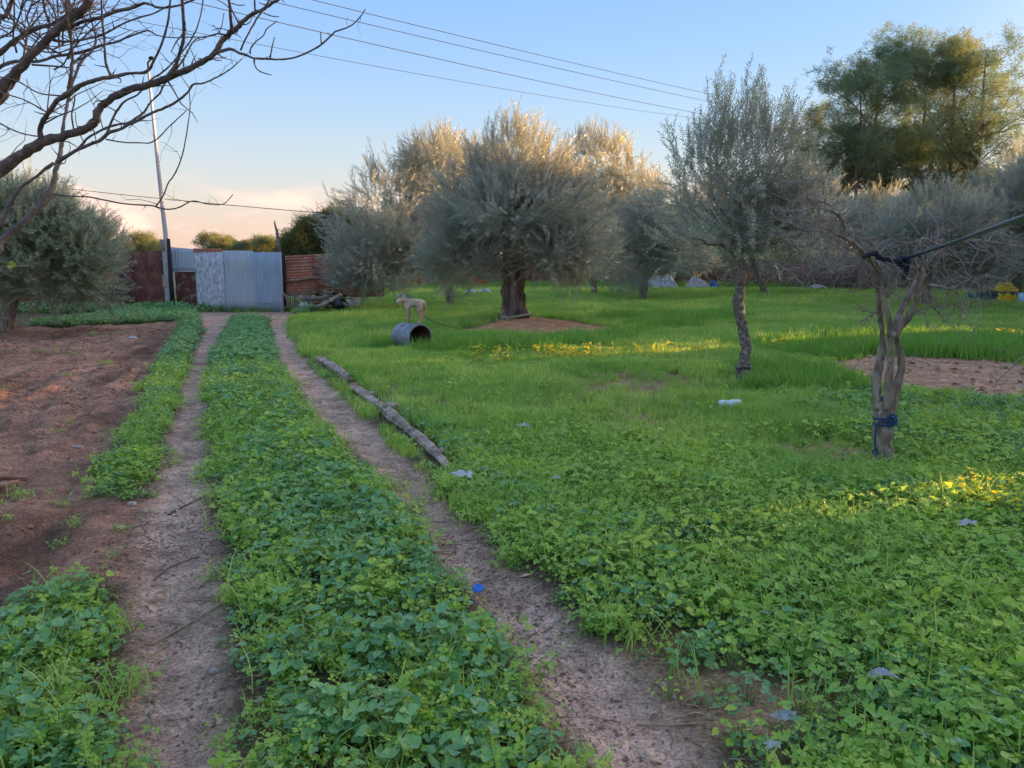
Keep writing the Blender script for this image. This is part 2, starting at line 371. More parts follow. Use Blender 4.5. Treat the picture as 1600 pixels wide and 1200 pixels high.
def scatter(name, key, protos, P, rot, scl, pick=None, parent=None):
    P = np.asarray(P, np.float32); N = len(P)
    if parent is not None: P = P - np.array(parent.location, np.float32)
    me = bpy.data.meshes.new(name); me.vertices.add(N); me.vertices.foreach_set('co', P.ravel())
    if pick is None: pick = rng.integers(0, len(protos), N)
    a = me.attributes.new('rot', 'FLOAT_VECTOR', 'POINT'); a.data.foreach_set('vector', np.asarray(rot, np.float32).ravel())
    a = me.attributes.new('scl', 'FLOAT', 'POINT'); a.data.foreach_set('value', np.asarray(scl, np.float32))
    a = me.attributes.new('pick', 'INT', 'POINT'); a.data.foreach_set('value', np.asarray(pick, np.int32))
    ob = bpy.data.objects.new(name, me); COL.objects.link(ob)
    for m in {m.name: m for p in protos for m in p.data.materials}.values(): me.materials.append(m)
    md = ob.modifiers.new('scatter', 'NODES'); md.node_group = scatter_group(key, protos)
    ob['kind'] = 'stuff'
    if parent is not None: ob.parent = parent
    return ob
def dir_euler(D, roll):
    """euler (XYZ) that turns +Z to D, with a spin about D."""
    D = D / np.linalg.norm(D, axis=1)[:, None]
    el = np.arccos(np.clip(D[:, 2], -1, 1)); az = np.arctan2(D[:, 1], D[:, 0])
    # R = Rz(az) Ry(el) Rz(roll)
    ca, sa, ce, se, cr_, sr = np.cos(az), np.sin(az), np.cos(el), np.sin(el), np.cos(roll), np.sin(roll)
    r00 = ca * ce * cr_ - sa * sr; r10 = sa * ce * cr_ + ca * sr; r20 = -se * cr_
    r21 = se * sr; r22 = ce
    ry = -np.arcsin(np.clip(r20, -1, 1)); rx = np.arctan2(r21, r22); rz = np.arctan2(r10, r00)
    return np.stack([rx, ry, rz], 1)

# prototypes ------------------------------------------------------
def leaf_quad(mb, base, d, side, L, W, tone=0.0, mi=0, fold=0.25):
    up = d.cross(side).normalized()
    a = base; b = base + d * L * 0.5 + side * W * 0.5 + up * W * fold; c = base + d * L; e = base + d * L * 0.5 - side * W * 0.5 + up * W * fold
    mb.add([a, b, c, e], [(0, 1, 2), (0, 2, 3)], mi, tone)
def olive_spray(seed, L=0.32, nl=26, ll=0.055, lw=0.012):
    rr = random.Random(seed); mb = MB(); pts = []; p = Vector((0, 0, 0)); d = Vector((0, 0, 1))
    for i in range(5):
        pts.append(p.copy()); d = (d + Vector((rr.uniform(-.25, .25), rr.uniform(-.25, .25), 0))).normalized(); p = p + d * L / 4
    mb.tube(pts, [0.003, .0028, .0024, .002, .0012], 3, 1, cap=False)
    for i in range(nl):
        t = (0.08 + 0.92 * i / nl) * 4; k = min(int(t), 3); q = pts[k].lerp(pts[k + 1], t - k)
        ax = (pts[k + 1] - pts[k]).normalized(); u, w = grid_basis(ax); a = (i // 2) * 1.57 + (i % 2) * math.pi + rr.uniform(-.4, .4)
        out = u * math.cos(a) + w * math.sin(a); dd = (ax * rr.uniform(.5, 1.1) + out).normalized()
        sd_ = dd.cross(ax).normalized(); s = rr.uniform(.7, 1.15)
        leaf_quad(mb, q, dd, sd_, ll * s, lw * s, rr.random() * 0.4)
    return mb.build('olive_spray', [OLEAF, TWIGG], link=False, smooth=False)
OSP = [olive_spray(i) for i in range(6)]
def with_mat(o, m):
    c = o.copy(); c.data = o.data.copy(); c.data.materials[0] = m; return c
OSP_L = [with_mat(o, OLEAF_L) for o in OSP]
def needle_spray(seed, n=40, L=0.46, W=0.030, m=CLEAF):
    rr = random.Random(seed); mb = MB()
    for i in range(n):
        b = Vector((rr.gauss(0, .16), rr.gauss(0, .16), rr.gauss(0, .14)))
        d = Vector((rr.gauss(0, .7), rr.gauss(0, .7), rr.uniform(-.5, 1.0))).normalized(); u, w = grid_basis(d)
        a = rr.uniform(0, 6.28); s = rr.uniform(.5, 1.1)
        leaf_quad(mb, b, d, u * math.cos(a) + w * math.sin(a), L * s, W, rr.random() * 0.3)
    return mb.build('needle_spray', [m], link=False, smooth=False)
CSP = [needle_spray(i) for i in range(5)]
FSP = [with_mat(o, FLEAF) for o in CSP]; BSP = [with_mat(o, BLEAF) for o in CSP]

def mallow_leaf(mb, c, nrm, fwd, r, rr, tone, mi=0):
    nrm = nrm.normalized(); fwd = (fwd - nrm * fwd.dot(nrm)).normalized(); sd_ = nrm.cross(fwd)
    K = 22; vs = [c - nrm * r * 0.16]; ph = rr.uniform(0, 6.28); cup = rr.uniform(0.0, 0.22)
    for i in range(K):
        a = -math.pi * 0.90 + 2 * math.pi * 0.90 * i / (K - 1)
        lob = 0.88 + 0.115 * math.cos(a * 7 / 1.8) - 0.05 * (i % 2) + rr.uniform(-.02, .02)
        z = cup - 0.055 * math.cos(a * 7 / 1.8) + 0.08 * math.sin(2 * a + ph)
        vs.append(c + (fwd * math.cos(a) + sd_ * math.sin(a)) * r * lob + nrm * r * z)
    mb.add(vs, [(0, i, i + 1) for i in range(1, K)], mi, tone)
def mallow_plant(seed, nl, h, spread, r0, m, small=False):
    rr = random.Random(seed); mb = MB()
    for i in range(nl):
        a = i * 2.4 + rr.uniform(-.5, .5); q = math.sqrt((i + 0.5) / nl) * spread
        hh = h * (1.0 - 0.4 * (q / spread) ** 2) * rr.uniform(.5, 1.15)
        c = Vector((math.cos(a) * q, math.sin(a) * q, hh)); out = Vector((math.cos(a), math.sin(a), 0))
        r = r0 * rr.uniform(.55, 1.15)
        nr = Vector((0, 0, 1)) + out * (0.35 * q / spread + rr.uniform(-.15, .45)) + Vector((rr.gauss(0, .25), rr.gauss(0, .25), 0))
        mallow_leaf(mb, c, nr, out + Vector((rr.uniform(-.5, .5), rr.uniform(-.5, .5), 0)), r, rr, rr.random() * 0.6)
        mid = c * 0.5 + Vector((rr.uniform(-.01, .01), rr.uniform(-.01, .01), 0.02))
        mb.tube([c * 0.12 * Vector((1, 1, 0)).length * 0 + Vector((out.x * .01, out.y * .01, 0)), mid, c - nr.normalized() * r * .1], [0.0022, .0018, .0014], 3, 1, cap=False)
    return mb.build('mallow_plant', [m, STALK], link=False, smooth=False)
MAL = [mallow_plant(i, 16 + i % 5, 0.16, 0.13, 0.0285, MALLOW) for i in range(6)]
MAL_Y = [mallow_plant(20 + i, 12, 0.11, 0.10, 0.022, MALLOW_Y) for i in range(5)]
def weed_plant(seed):
    rr = random.Random(seed); mb = MB()
    for i in range(30):
        a = rr.uniform(0, 6.28); q = rr.uniform(0, 0.11); c = Vector((math.cos(a) * q, math.sin(a) * q, rr.uniform(.02, .10)))
        n0 = Vector((rr.gauss(0, .4), rr.gauss(0, .4), 1)).normalized(); u, w = grid_basis(n0)
        r = rr.uniform(.009, .017); t = rr.random() * .6; b = rr.uniform(0, 6.28)
        for k in range(3):
            aa = b + k * 2.094; d = u * math.cos(aa) + w * math.sin(aa); sdv = n0.cross(d)
            mb.add([c, c + d * r * .6 + sdv * r * .5, c + d * r * 1.2, c + d * r * .6 - sdv * r * .5], [(0, 1, 2, 3)], 0, t)
    for i in range(9):
        a = rr.uniform(0, 6.28); q = rr.uniform(0, .08); b = Vector((math.cos(a) * q, math.sin(a) * q, 0)); blade(mb, b, rr, rr.uniform(.08, .17), .0035, rr.uniform(.2, .8), 1)
    return mb.build('weed_plant', [WEED, GRASS], link=False, smooth=False)
def blade(mb, b, rr, h, w, lean, mi=0, segs=3):
    a = rr.uniform(0, 6.28); o = Vector((math.cos(a), math.sin(a), 0)); s = Vector((-o.y, o.x, 0)); vs = []
    for k in range(segs):
        t = k / segs; p = b + Vector((0, 0, h * t * (1 - .25 * lean * t))) + o * h * lean * t * t
        ww = w * (1 - t * .6); vs += [p - s * ww, p + s * ww]
    vs.append(b + Vector((0, 0, h * (1 - .25 * lean))) + o * h * lean)
    fs = [(2 * k, 2 * k + 1, 2 * k + 3, 2 * k + 2) for k in range(segs - 1)] + [(2 * segs - 2, 2 * segs - 1, 2 * segs)]
    mb.add(vs, fs, mi, rr.random() * .5)
WED = [weed_plant(40 + i) for i in range(5)]
def grass_tuft(seed, n, h, rad, w, m, lean=(.1, .7)):
    rr = random.Random(seed); mb = MB()
    for i in range(n):
        a = rr.uniform(0, 6.28); q = rad * math.sqrt(rr.random()); blade(mb, Vector((math.cos(a) * q, math.sin(a) * q, 0)), rr, h * rr.uniform(.55, 1.1), w, rr.uniform(*lean))
    return mb.build('grass_tuft', [m], link=False, smooth=False)
GRT = [grass_tuft(60 + i, 24, .13, .09, .0042, GRASS) for i in range(5)]
DRY = [grass_tuft(90 + i, 12, .13, .10, .0032, STRAWM, (.3, 1.2)) for i in range(4)]
TGR = [grass_tuft(80 + i, 6, .22, .05, .0026, GRASS, (.2, 1.1)) for i in range(5)]
GRD = [grass_tuft(70 + i, 30, .20, .10, .005, GRASS_D, (.1, .6)) for i in range(4)]

# ================================================================ THE SETTING
def growing(a, b, step, g, end):
    xs = list(np.arange(a, b, step)); s = step
    while xs[-1] < end: s *= g; xs.append(xs[-1] + s)
    return xs
xs = growing(0, 6, 0.04, 1.03, 900); xs = np.array(sorted([-x for x in xs[1:]] + xs))
ys = growing(1.2, 9, 0.04, 1.013, 1400); yb = growing(0, 1, 0.4, 1.5, 300)
ys = np.array(sorted([1.2 - y for y in yb[1:]] + list(ys)))
X, Y = np.meshgrid(xs, ys); XF, YF = X.ravel(), Y.ravel()
Z = ground_z(XF, YF)
nx, ny = len(xs), len(ys)
gm = bpy.data.meshes.new('ground')
gm.vertices.add(nx * ny); gm.vertices.foreach_set('co', np.stack([XF, YF, Z], 1).astype(np.float32).ravel())
ii = (np.arange(ny - 1)[:, None] * nx + np.arange(nx - 1)[None]).ravel()
F = np.stack([ii, ii + 1, ii + nx + 1, ii + nx], 1).astype(np.int32)
gm.loops.add(F.size); gm.loops.foreach_set('vertex_index', F.ravel())
gm.polygons.add(len(F)); gm.polygons.foreach_set('loop_start', np.arange(0, F.size, 4, dtype=np.int32)); gm.polygons.foreach_set('loop_total', np.full(len(F), 4, np.int32))
gm.polygons.foreach_set('use_smooth', np.ones(len(F), bool))
gm.update()
nr = (YF > 1) & (YF < 34) & (np.abs(XF) < 34)
def mask(P, warp, soft, s=5):
    r = np.zeros(len(XF)); r[nr] = np.clip(sd(P, XF[nr], YF[nr], warp, 3.0, s) / soft + 0.5, 0, 1); return r
mt = np.maximum(mask(TRACK_L, .08, .12), mask(TRACK_R, .08, .12, 9)); mti = mask(TILLED, .15, .15, 13)
mm = np.maximum(mask(MOUND, .2, .3, 15), mask(BARE_R, .2, .2, 16))
mth = np.maximum(np.maximum(mask(THIN1, .9, .8, 5), mask(THIN2, .2, .2, 18)), np.maximum(mask(THIN3, .2, .2, 19), mask(THIN4, .2, .2, 20)))
colr = np.zeros((len(XF), 4), np.float32); colr[:, 3] = 1
base = np.array([0.15, 0.115, 0.06]); c = np.tile(base, (len(XF), 1))
for m_, cc in ((mm, (0.55, 0.31, 0.18)), (mth, (0.44, 0.29, 0.16)), (mti, (0.42, 0.235, 0.15)), (mt, (0.62, 0.41, 0.29))):
    c = c * (1 - m_[:, None]) + np.array(cc) * m_[:, None]
far = np.clip((YF - 56) / 20, 0, 1)[:, None]; c = c * (1 - far) + np.array([0.12, 0.13, 0.06]) * far
v1 = fbm(XF * 0.9, YF * 0.9, 91, 4)[:, None]; c = c * (1 + 0.25 * v1)
# wet dark bands in the worked soil
wet = np.clip(fbm(XF * 2.2 + YF * 0.4, YF * 0.5, 93, 4) * 2.2 - 0.25, 0, 1)[:, None] * mti[:, None]; c = c * (1 - 0.6 * wet)
colr[:, :3] = c
ca = gm.color_attributes.new('soil', 'FLOAT_COLOR', 'POINT'); ca.data.foreach_set('color', colr.ravel())
ka = gm.attributes.new('trodden', 'FLOAT', 'POINT'); ka.data.foreach_set('value', mt.astype(np.float32))
gmt = bpy.data.materials.new('soil'); gmt.use_nodes = True; n, l = gmt.node_tree.nodes, gmt.node_tree.links
b = n['Principled BSDF']; b.inputs['Roughness'].default_value = 0.95; b.inputs['Specular IOR Level'].default_value = 0.15
at = n.new('ShaderNodeAttribute'); at.attribute_name = 'soil'
tcn = n.new('ShaderNodeTexCoord')
def noise(sc, de=6, ro=0.6):
    q = n.new('ShaderNodeTexNoise'); q.inputs['Scale'].default_value = sc; q.inputs['Detail'].default_value = de; q.inputs['Roughness'].default_value = ro; l.new(tcn.outputs['Object'], q.inputs[0]); return q
n1, n2, n3 = noise(9), noise(70, 5, 0.7), noise(2.5, 6, 0.65)
def mr(src, a, b_, c_, d_):
    q = n.new('ShaderNodeMapRange'); q.inputs[1].default_value = a; q.inputs[2].default_value = b_; q.inputs[3].default_value = c_; q.inputs[4].default_value = d_; l.new(src, q.inputs[0]); return q.outputs[0]
def mul(a, b_):
    q = n.new('ShaderNodeMath'); q.operation = 'MULTIPLY'; l.new(a, q.inputs[0]); l.new(b_, q.inputs[1]); return q.outputs[0]
f = mul(mul(mr(n1.outputs[0], .3, .7, .68, 1.3), mr(n2.outputs[0], .35, .65, .55, 1.5)), mr(n3.outputs[0], .35, .65, .74, 1.25))
sc_ = n.new('ShaderNodeVectorMath'); sc_.operation = 'SCALE'; l.new(at.outputs['Color'], sc_.inputs[0]); l.new(f, sc_.inputs['Scale'])
# pale grit
vo = n.new('ShaderNodeTexVoronoi'); vo.inputs['Scale'].default_value = 38; l.new(tcn.outputs['Object'], vo.inputs[0])
gr = mr(vo.outputs['Distance'], 0.10, 0.17, 0.55, 0); 
gmx = n.new('ShaderNodeMix'); gmx.data_type = 'RGBA'; l.new(mul(gr, mr(n1.outputs[0], .5, .6, 0, 1)), gmx.inputs[0]); l.new(sc_.outputs[0], gmx.inputs[6]); gmx.inputs[7].default_value = (0.55, 0.44, 0.36, 1)
l.new(gmx.outputs[2], b.inputs['Base Color'])
bp = n.new('ShaderNodeBump'); bp.inputs['Strength'].default_value = 1.0; bp.inputs['Distance'].default_value = 0.05
v2 = n.new('ShaderNodeTexVoronoi'); v2.inputs['Scale'].default_value = 30; v2.feature = 'SMOOTH_F1'; l.new(tcn.outputs['Object'], v2.inputs[0])
ad0 = n.new('ShaderNodeMath'); ad0.operation = 'ADD'; l.new(mr(v2.outputs['Distance'], 0, .6, .5, 0), ad0.inputs[1])
ad = n.new('ShaderNodeMath'); ad.operation = 'ADD'; l.new(n1.outputs[0], ad.inputs[0]); l.new(mr(n2.outputs[0], 0, 1, 0, .35), ad.inputs[1]); l.new(ad.outputs[0], ad0.inputs[0]); l.new(ad0.outputs[0], bp.inputs['Height']); l.new(bp.outputs[0], b.inputs['Normal'])
gm.materials.append(gmt)
ground = bpy.data.objects.new('ground', gm); COL.objects.link(ground); ground['kind'] = 'structure'

# ---------------------------------------------------------------- ground cover
def frame_ok(x, y, m=1.0): return np.abs(x) < 0.70 * y + m
EXC = [([(500, 566), (544, 600), (590, 640), (634, 672), (680, 712), (700, 733)], .14), ([(1124, 644), (1158, 642)], .13), ([(722, 763)], .10), ([(1375, 1080)], .07), ([(1508, 850)], .06), ([(1163, 602)], .26), ([(1381, 726)], .17),
       ([(818, 678)], .08), ([(1225, 1152)], .07), ([(205, 794), (235, 790)], .12), ([(744, 919)], .06), ([(678, 862)], .06)]
EXC = [([pg(*q) for q in P_], r_) for P_, r_ in EXC]
EXC.append(([pg(657, 551) + Vector((-.1, .16, 0)), pg(657, 551) + Vector((-.38, .5, 0))], .20))
def cleared(x, y):
    d = np.full(x.shape, 9.0)
    for P_, r_ in EXC:
        for a, b_ in (zip(P_[:-1], P_[1:]) if len(P_) > 1 else [(P_[0], P_[0])]):
            ab = np.array([b_.x - a.x, b_.y - a.y]); L = (ab ** 2).sum() + 1e-9
            t = np.clip(((x - a.x) * ab[0] + (y - a.y) * ab[1]) / L, 0, 1); d = np.minimum(d, np.hypot(x - a.x - t * ab[0], y - a.y - t * ab[1]) - r_)
    return d > 0
def cover(n_try, x0, x1, y0, y1, p_fn):
    x = rng.uniform(x0, x1, n_try); y = rng.uniform(y0, y1, n_try)
    k = frame_ok(x, y) & cleared(x, y); x, y = x[k], y[k]
    p = p_fn(x, y); k = rng.random(len(x)) < p
    return x[k], y[k]
def bare(x, y, warp=0.10):      # signed distance to the nearest bare ground, >0 = planted
    d = -sd(TRACK_L, x, y, warp, 4, 5)
    for P, s in ((TRACK_R, 9), (TILLED, 13), (MOUND, 15), (BARE_R, 16)):
        d = np.minimum(d, -sd(P, x, y, warp, 4, s))
    return d
def tilt(n_, t=0.12): return np.stack([rng.normal(0, t, n_), rng.normal(0, t, n_), rng.uniform(0, 6.28, n_)], 1)
def lush(x, y, s=.4): 
    d = np.maximum(sd(LUSH1, x, y, .35), sd(LUSH2, x, y, .35)); d = np.maximum(d, sd(LUSH3, x, y, .35)); return np.clip(d / s + .5, 0, 1)
def thin(x, y):
    d = sd(THIN1, x, y, .9)
    for P in (THIN2, THIN3, THIN4): d = np.maximum(d, sd(P, x, y, .25))
    return np.clip(d / .6 + .5, 0, 1)
XR = pg(1000, 1130).x
def right_field(x, y):          # 1 to the right of the right-hand rut
    c = np.interp(y, *zip(*sorted([(p.y, p.x) for p in (pg(440, 500), pg(480, 560), pg(560, 640), pg(640, 720), pg(740, 820), pg(860, 940), pg(1000, 1060), pg(1150, 1200), pg(1500, 1500))])))
    return x > c
def put(name, key, protos, x, y, scl, t=0.12, label=None, sink=0.01, cat='ground plants', extra=None):
    z = ground_z(x, y) - sink
    o = scatter(name, key, protos, np.stack([x, y, z], 1), tilt(len(x), t), scl)
    tag(o, label, None, None, 'stuff'); return o
# mallow between the ruts, beside the left rut, in the near left corner and over the near right field
def p_mal(x, y):
    d = bare(x, y); rf = right_field(x, y)
    e = np.clip(d / 0.16 + 0.15, 0, 1)
    gap = np.clip(fbm(x * 1.6, y * 1.6, 101, 3) * 2.5 + 1.5, 0.35, 1)
    strip = np.clip(1 - np.abs(y - 7.0) / 2.4, 0, 1) * (x > pg(322, 640).x) ; p_left = e * gap * (1 - .75 * strip)
    nearr = np.clip((5.6 - y) / 1.6, 0, 1) * np.clip(fbm(x * .9, y * .9, 103, 3) * 3 + .30 - (x - 1) * .12, 0.04, .55)
    edge = np.clip((0.9 - d) / 0.5, 0, 1) * np.clip((9.5 - y) / 2, 0, 1) * .8
    p_right = np.maximum(nearr, edge) * e * (1 - .97 * thin(x, y)); p_right = np.maximum(p_right, np.clip(sd(LUSH1, x, y, .35) / .4 + .5, 0, 1) * e * .7)
    p_right = p_right * np.clip(.7 + fbm(x * 2.0, y * 2.0, 197, 3) * 2.2, .05, 1)
    return np.where(rf, p_right, p_left)
x, y = cover(27000, -8, 9, 1.6, 12, p_mal)
dd = bare(x, y); hf = np.clip(0.45 + dd / 0.45, .45, 1.0)
sc = rng.uniform(.45, 1.12, len(x)) * hf * np.where(right_field(x, y), .8, 1.0)
put('mallow_ground_cover', 'mallow', MAL, x, y, sc, .16, 'low mass of round lobed green mallow leaves')
x, y = cover(46000, -12, 16, 11.5, 27, lambda x, y: np.where(right_field(x, y), 0, np.clip(bare(x, y) / .25 + .1, 0, 1) * (y < 25.5) * .75))
put('mallow_far_cover', 'mallow', MAL, x, y, rng.uniform(.9, 1.5, len(x)) * np.clip(.6 + bare(x, y) / .6, .6, 1), .16, 'low mass of mallow leaves further along the ruts')
def p_my(x, y):
    d = bare(x, y, .16); rf = right_field(x, y); e = np.clip(d / .2 + .15, 0, 1) * (1 - .97 * thin(x, y))
    return np.where(rf, e * np.clip(.75 + fbm(x * 1.5, y * 1.5, 201, 3) * 1.8, .12, 1) * np.clip(1.1 - (y - 3.5) * .26, .07, .85), e * np.clip(.35 + fbm(x * 1.2, y * .8, 113, 3) * 2, .12, .8) * (y > 3))
x, y = cover(36000, -6, 9, 1.6, 12, p_my)
put('young_mallow_cover', 'mallow_young', MAL_Y, x, y, rng.uniform(.6, 1.35, len(x)) * np.clip(.55 + bare(x, y) / .5, .55, 1.1), .2, 'small light green mallow seedlings among the weeds')
x, y = cover(42000, -6, 9, 1.6, 12, lambda x, y: np.clip(bare(x, y, .2) / .2 + .15, 0, 1) * np.where(right_field(x, y), np.clip((8.2 - y) / 3.2, .15, 1) * np.clip(.75 + fbm(x * 1.7, y * 1.7, 199, 3) * 2.0, .12, 1) - .985 * thin(x, y), .35))
put('weed_cover', 'weeds', WED, x, y, rng.uniform(.7, 1.5, len(x)), .15, 'low tangle of small weeds and fine grass')
# grass over the far field
def p_gr(x, y):
    rf = right_field(x, y); e = np.clip(bare(x, y, .25) / .2 + .3, 0, 1)
    g = np.clip((y - 2.2) / 3.2, .3, 1) * np.clip(.75 + fbm(x * 1.3, y * 1.3, 177, 3) * 1.4, .3, 1) * (1 - .86 * thin(x, y)) * (1 - .7 * lush(x, y))
    mid = np.clip((y - 4) / 2, 0, 1) * np.clip((12 - y) / 3, 0, 1) * .8 + .12
    return np.where(rf, e * g, np.clip(bare(x, y, .10) / .2 - .45, 0, 1) * mid)
x, y = cover(105000, -8, 12, 3, 14, p_gr)
put('field_grass', 'grass', GRT, x, y, rng.uniform(.4, 1.1, len(x)) * np.clip(.55 + .07 * y, .6, 1.15) * np.clip(1 + fbm(x * 1.1, y * 1.1, 181, 3) * .8, .5, 1.5), .15, 'bright green grass over the field')
x, y = cover(9000, -4, 7, 1.8, 8, lambda x, y: np.clip(bare(x, y) / .2, 0, 1) * np.where(right_field(x, y), .8 * np.clip(.4 + fbm(x * 1.1, y * 1.1, 171, 3) * 2.5, .05, 1), .10) * (1 - .8 * thin(x, y)))
put('tall_grass_blades', 'tall_blades', TGR, x, y, rng.uniform(.7, 1.25, len(x)), .2, 'loose long pale grass blades standing above the weeds')
x, y = cover(90000, -22, 26, 13.5, 33, lambda x, y: np.clip(bare(x, y, .25) / .3 + .3, 0, 1) * (right_field(x, y) | (y > 24.5)) * (1 - .6 * lush(x, y)))
put('far_field_grass', 'grass', GRT, x, y, rng.uniform(.7, 1.7, len(x)) * np.clip(1 + fbm(x * .8, y * .8, 183, 3) * .7, .5, 1.5), .15, 'bright green grass at the far side of the field')
x, y = cover(40000, -10, 20, 9, 22, lambda x, y: lush(x, y, .7) * np.clip(bare(x, y, .2) / .3 + .5, 0, 1) * right_field(x, y))
put('rank_grass', 'rank_grass', GRD, x, y, rng.uniform(.8, 1.9, len(x)), .15, 'taller dark green grass round the bare patches')
x, y = cover(5200, -24, 26, 24, 29.5, lambda x, y: np.where((x < pg(295, 490).x) & (y < 25.8), 1, .0))
put('fence_foot_weeds', 'mallow', MAL, x, y, rng.uniform(1.2, 2.3, len(x)), .25, 'tall broad leaved weeds along the fence foot')
x, y = cover(52000, -16, 38, 32.5, 52, lambda x, y: (x > -12) * .95)
put('distant_field_grass', 'grass', GRT, x, y, rng.uniform(1.0, 2.4, len(x)), .15, 'bright grass running back under the far olives')
x, y = cover(9000, -12, 37, 43, 51, lambda x, y: np.clip((y - 45) / 2 + fbm(x * .5, y * .5, 191, 3), 0, 1))
put('fence_foot_grass', 'rank_grass', GRD, x, y, rng.uniform(1.2, 3.0, len(x)), .2, 'rank dark grass along the foot of the far fence')
x, y = cover(24000, -5, 16, 2.5, 24, lambda x, y: right_field(x, y) * np.clip(bare(x, y) / .2, 0, 1) * np.clip(.12 + fbm(x * .9, y * .9, 211, 3) * 1.1 + .6 * thin(x, y), .02, .9))
put('dry_grass', 'dry_tufts', DRY, x, y, rng.uniform(.4, 1.0, len(x)) * np.clip(.6 + .04 * y, .6, 1.3), .25, 'thin dry straw coloured grass mixed into the green field')
def flower_proto(seed):
    rr = random.Random(seed); mb = MB()
    for i in range(7):
        a = rr.uniform(0, 6.28); q = rr.uniform(0, .08); h = rr.uniform(.10, .22); b = Vector((math.cos(a) * q, math.sin(a) * q, 0)); t = b + Vector((rr.uniform(-.02, .02), rr.uniform(-.02, .02), h))
        mb.tube([b, t], [.0015, .001], 3, 1, cap=False)
        for k in range(5):
            aa = k * 1.257 + a; o = Vector((math.cos(aa), math.sin(aa), .7)).normalized(); sdv = Vector((-math.sin(aa), math.cos(aa), 0)); mb.add([t, t + o * .012 + sdv * .007, t + o * .021, t + o * .012 - sdv * .007], [(0, 1, 2, 3)], 0, rr.random() * .4)
    return mb.build('yellow_flower', [FLOW, STALK], link=False, smooth=False)
FLOW = leafmat('yellow_petal', (0.92, 0.80, 0.03), (0.95, 0.86, 0.08), None, trans=.4, tint=(1.1, 1.0, .6))
FLO = [flower_proto(i) for i in range(4)]
FP = []  # flowers set along the sun streaks, their yellow also standing in for sunlight
for (x0_, y0_, x1_, y1_, w_, n_) in ((720, 566, 850, 566, .35, 22), (850, 566, 960, 566, .30, 55), (960, 562, 1140, 555, .3, 28), (1195, 550, 1250, 545, .2, 22), (1525, 536, 1590, 528, .2, 16), (1290, 590, 1330, 588, .3, 8), (1480, 800, 1590, 810, .25, 9)):
    for _ in range(n_):
        a = rng.random(); p = pg(x0_ + (x1_ - x0_) * a, y0_ + (y1_ - y0_) * a); FP.append((p.x + rng.normal(0, w_ * .4), p.y + rng.normal(0, w_)))
FP = np.array(FP)
put('streak_flowers', 'flowers', FLO, FP[:, 0], FP[:, 1], rng.uniform(.7, 1.3, len(FP)), .2, 'yellow flowers added in a band along the sun streaks in the grass')
# stray tufts on the worked soil
x, y = cover(2600, -9, -.5, 2.4, 24, lambda x, y: (sd(TILLED, x, y, .1) > .1) * np.clip(fbm(x * 1.4, y * 1.4, 131, 3) * 4 - .6, 0, 1) * .7)
put('stray_weeds', 'weeds', WED, x, y, rng.uniform(.35, .9, len(x)), .15, 'stray weed tufts on the brown worked soil')

# straw, pebbles, clods -----------------------------------------------
def straw_proto(seed):
    rr = random.Random(seed); L = rr.uniform(.04, .13); mb = MB(); b = rr.uniform(-.15, .15)
    mb.tube([(-L / 2, 0, .002), (0, b * L, .006), (L / 2, b * L * .4, .003)], [.002, .003, .0018], 3, 0, cap=False)
    return mb.build('straw', [STRAWM], link=False)
def stone_proto(seed, m, r=.5):
    mb = MB(); rr = random.Random(seed); mb.blob((0, 0, 0), (rr.uniform(.7, 1.2), rr.uniform(.7, 1.2), rr.uniform(.4, .8)), 4, .22, seed); return mb.build('pebble', [m], link=False, smooth=seed % 2 == 0)
def dryleaf_proto(seed):
    rr = random.Random(seed); mb = MB(); L = rr.uniform(.02, .04); W = L * rr.uniform(.3, .6)
    mb.add([(-L, 0, 0), (0, -W, .006), (L, 0, .004), (0, W, .009)], [(0, 1, 2), (0, 2, 3)], 0, rr.random()); return mb.build('dry_leaf', [STRAWM], link=False)
STONE = mat('pale_pebble', (0.55, 0.47, 0.40), (0.32, 0.26, 0.22), 20, .9)
CLOD = mat('soil_clod', (0.42, 0.24, 0.155), (0.30, 0.17, 0.11), 9, 1, .8, 30)
STR = [straw_proto(i) for i in range(5)]; PEB = [stone_proto(i, STONE) for i in range(4)]; CLO = [stone_proto(20 + i, CLOD) for i in range(5)]; DLF = [dryleaf_proto(i) for i in range(4)]
tr_fn = lambda x, y: (np.maximum(sd(TRACK_L, x, y), sd(TRACK_R, x, y)) > -.15) * 1.0
x, y = cover(26000, -5, 4, 1.8, 12, lambda x, y: tr_fn(x, y) * np.clip(.35 + fbm(x * 3, y * 3, 141, 3) * 1.6, .08, 1) * .9)
put('straw_litter', 'straw', STR, x, y, rng.uniform(.35, 1.2, len(x)), .06, 'bits of dry straw strewn on the ruts', -.002)
CRM = mat('soil_crumb', (0.60, 0.41, 0.30), (0.34, 0.22, 0.155), 9, 1, .8, 30)
CRU = [stone_proto(40 + i, CRM) for i in range(4)]
x, y = cover(120000, -4, 3, 1.8, 6.5, lambda x, y: tr_fn(x, y) * np.clip(.5 + fbm(x * 2, y * 2, 161, 4) * 1.8, .12, 1))
put('soil_crumbs', 'crumbs', CRU, x, y, np.minimum(rng.exponential(.0028, len(x)) + .0016, .012), .5, 'fine crumbs of dry earth over the ruts', -.0005)
x, y = cover(9000, -5, 4, 1.8, 14, lambda x, y: tr_fn(x, y) * .5)
put('pebble_litter', 'pebbles', PEB, x, y, rng.exponential(.0035, len(x)) + .0025, .5, 'small pale pebbles in the ruts', -.001)
x, y = cover(4000, -5, 6, 1.8, 14, lambda x, y: np.clip(tr_fn(x, y) * .4 + thin(x, y) * .5, 0, 1))
put('dry_leaf_litter', 'dry_leaves', DLF, x, y, rng.uniform(.4, 1.1, len(x)), .3, 'dry fallen leaf bits', -.004)
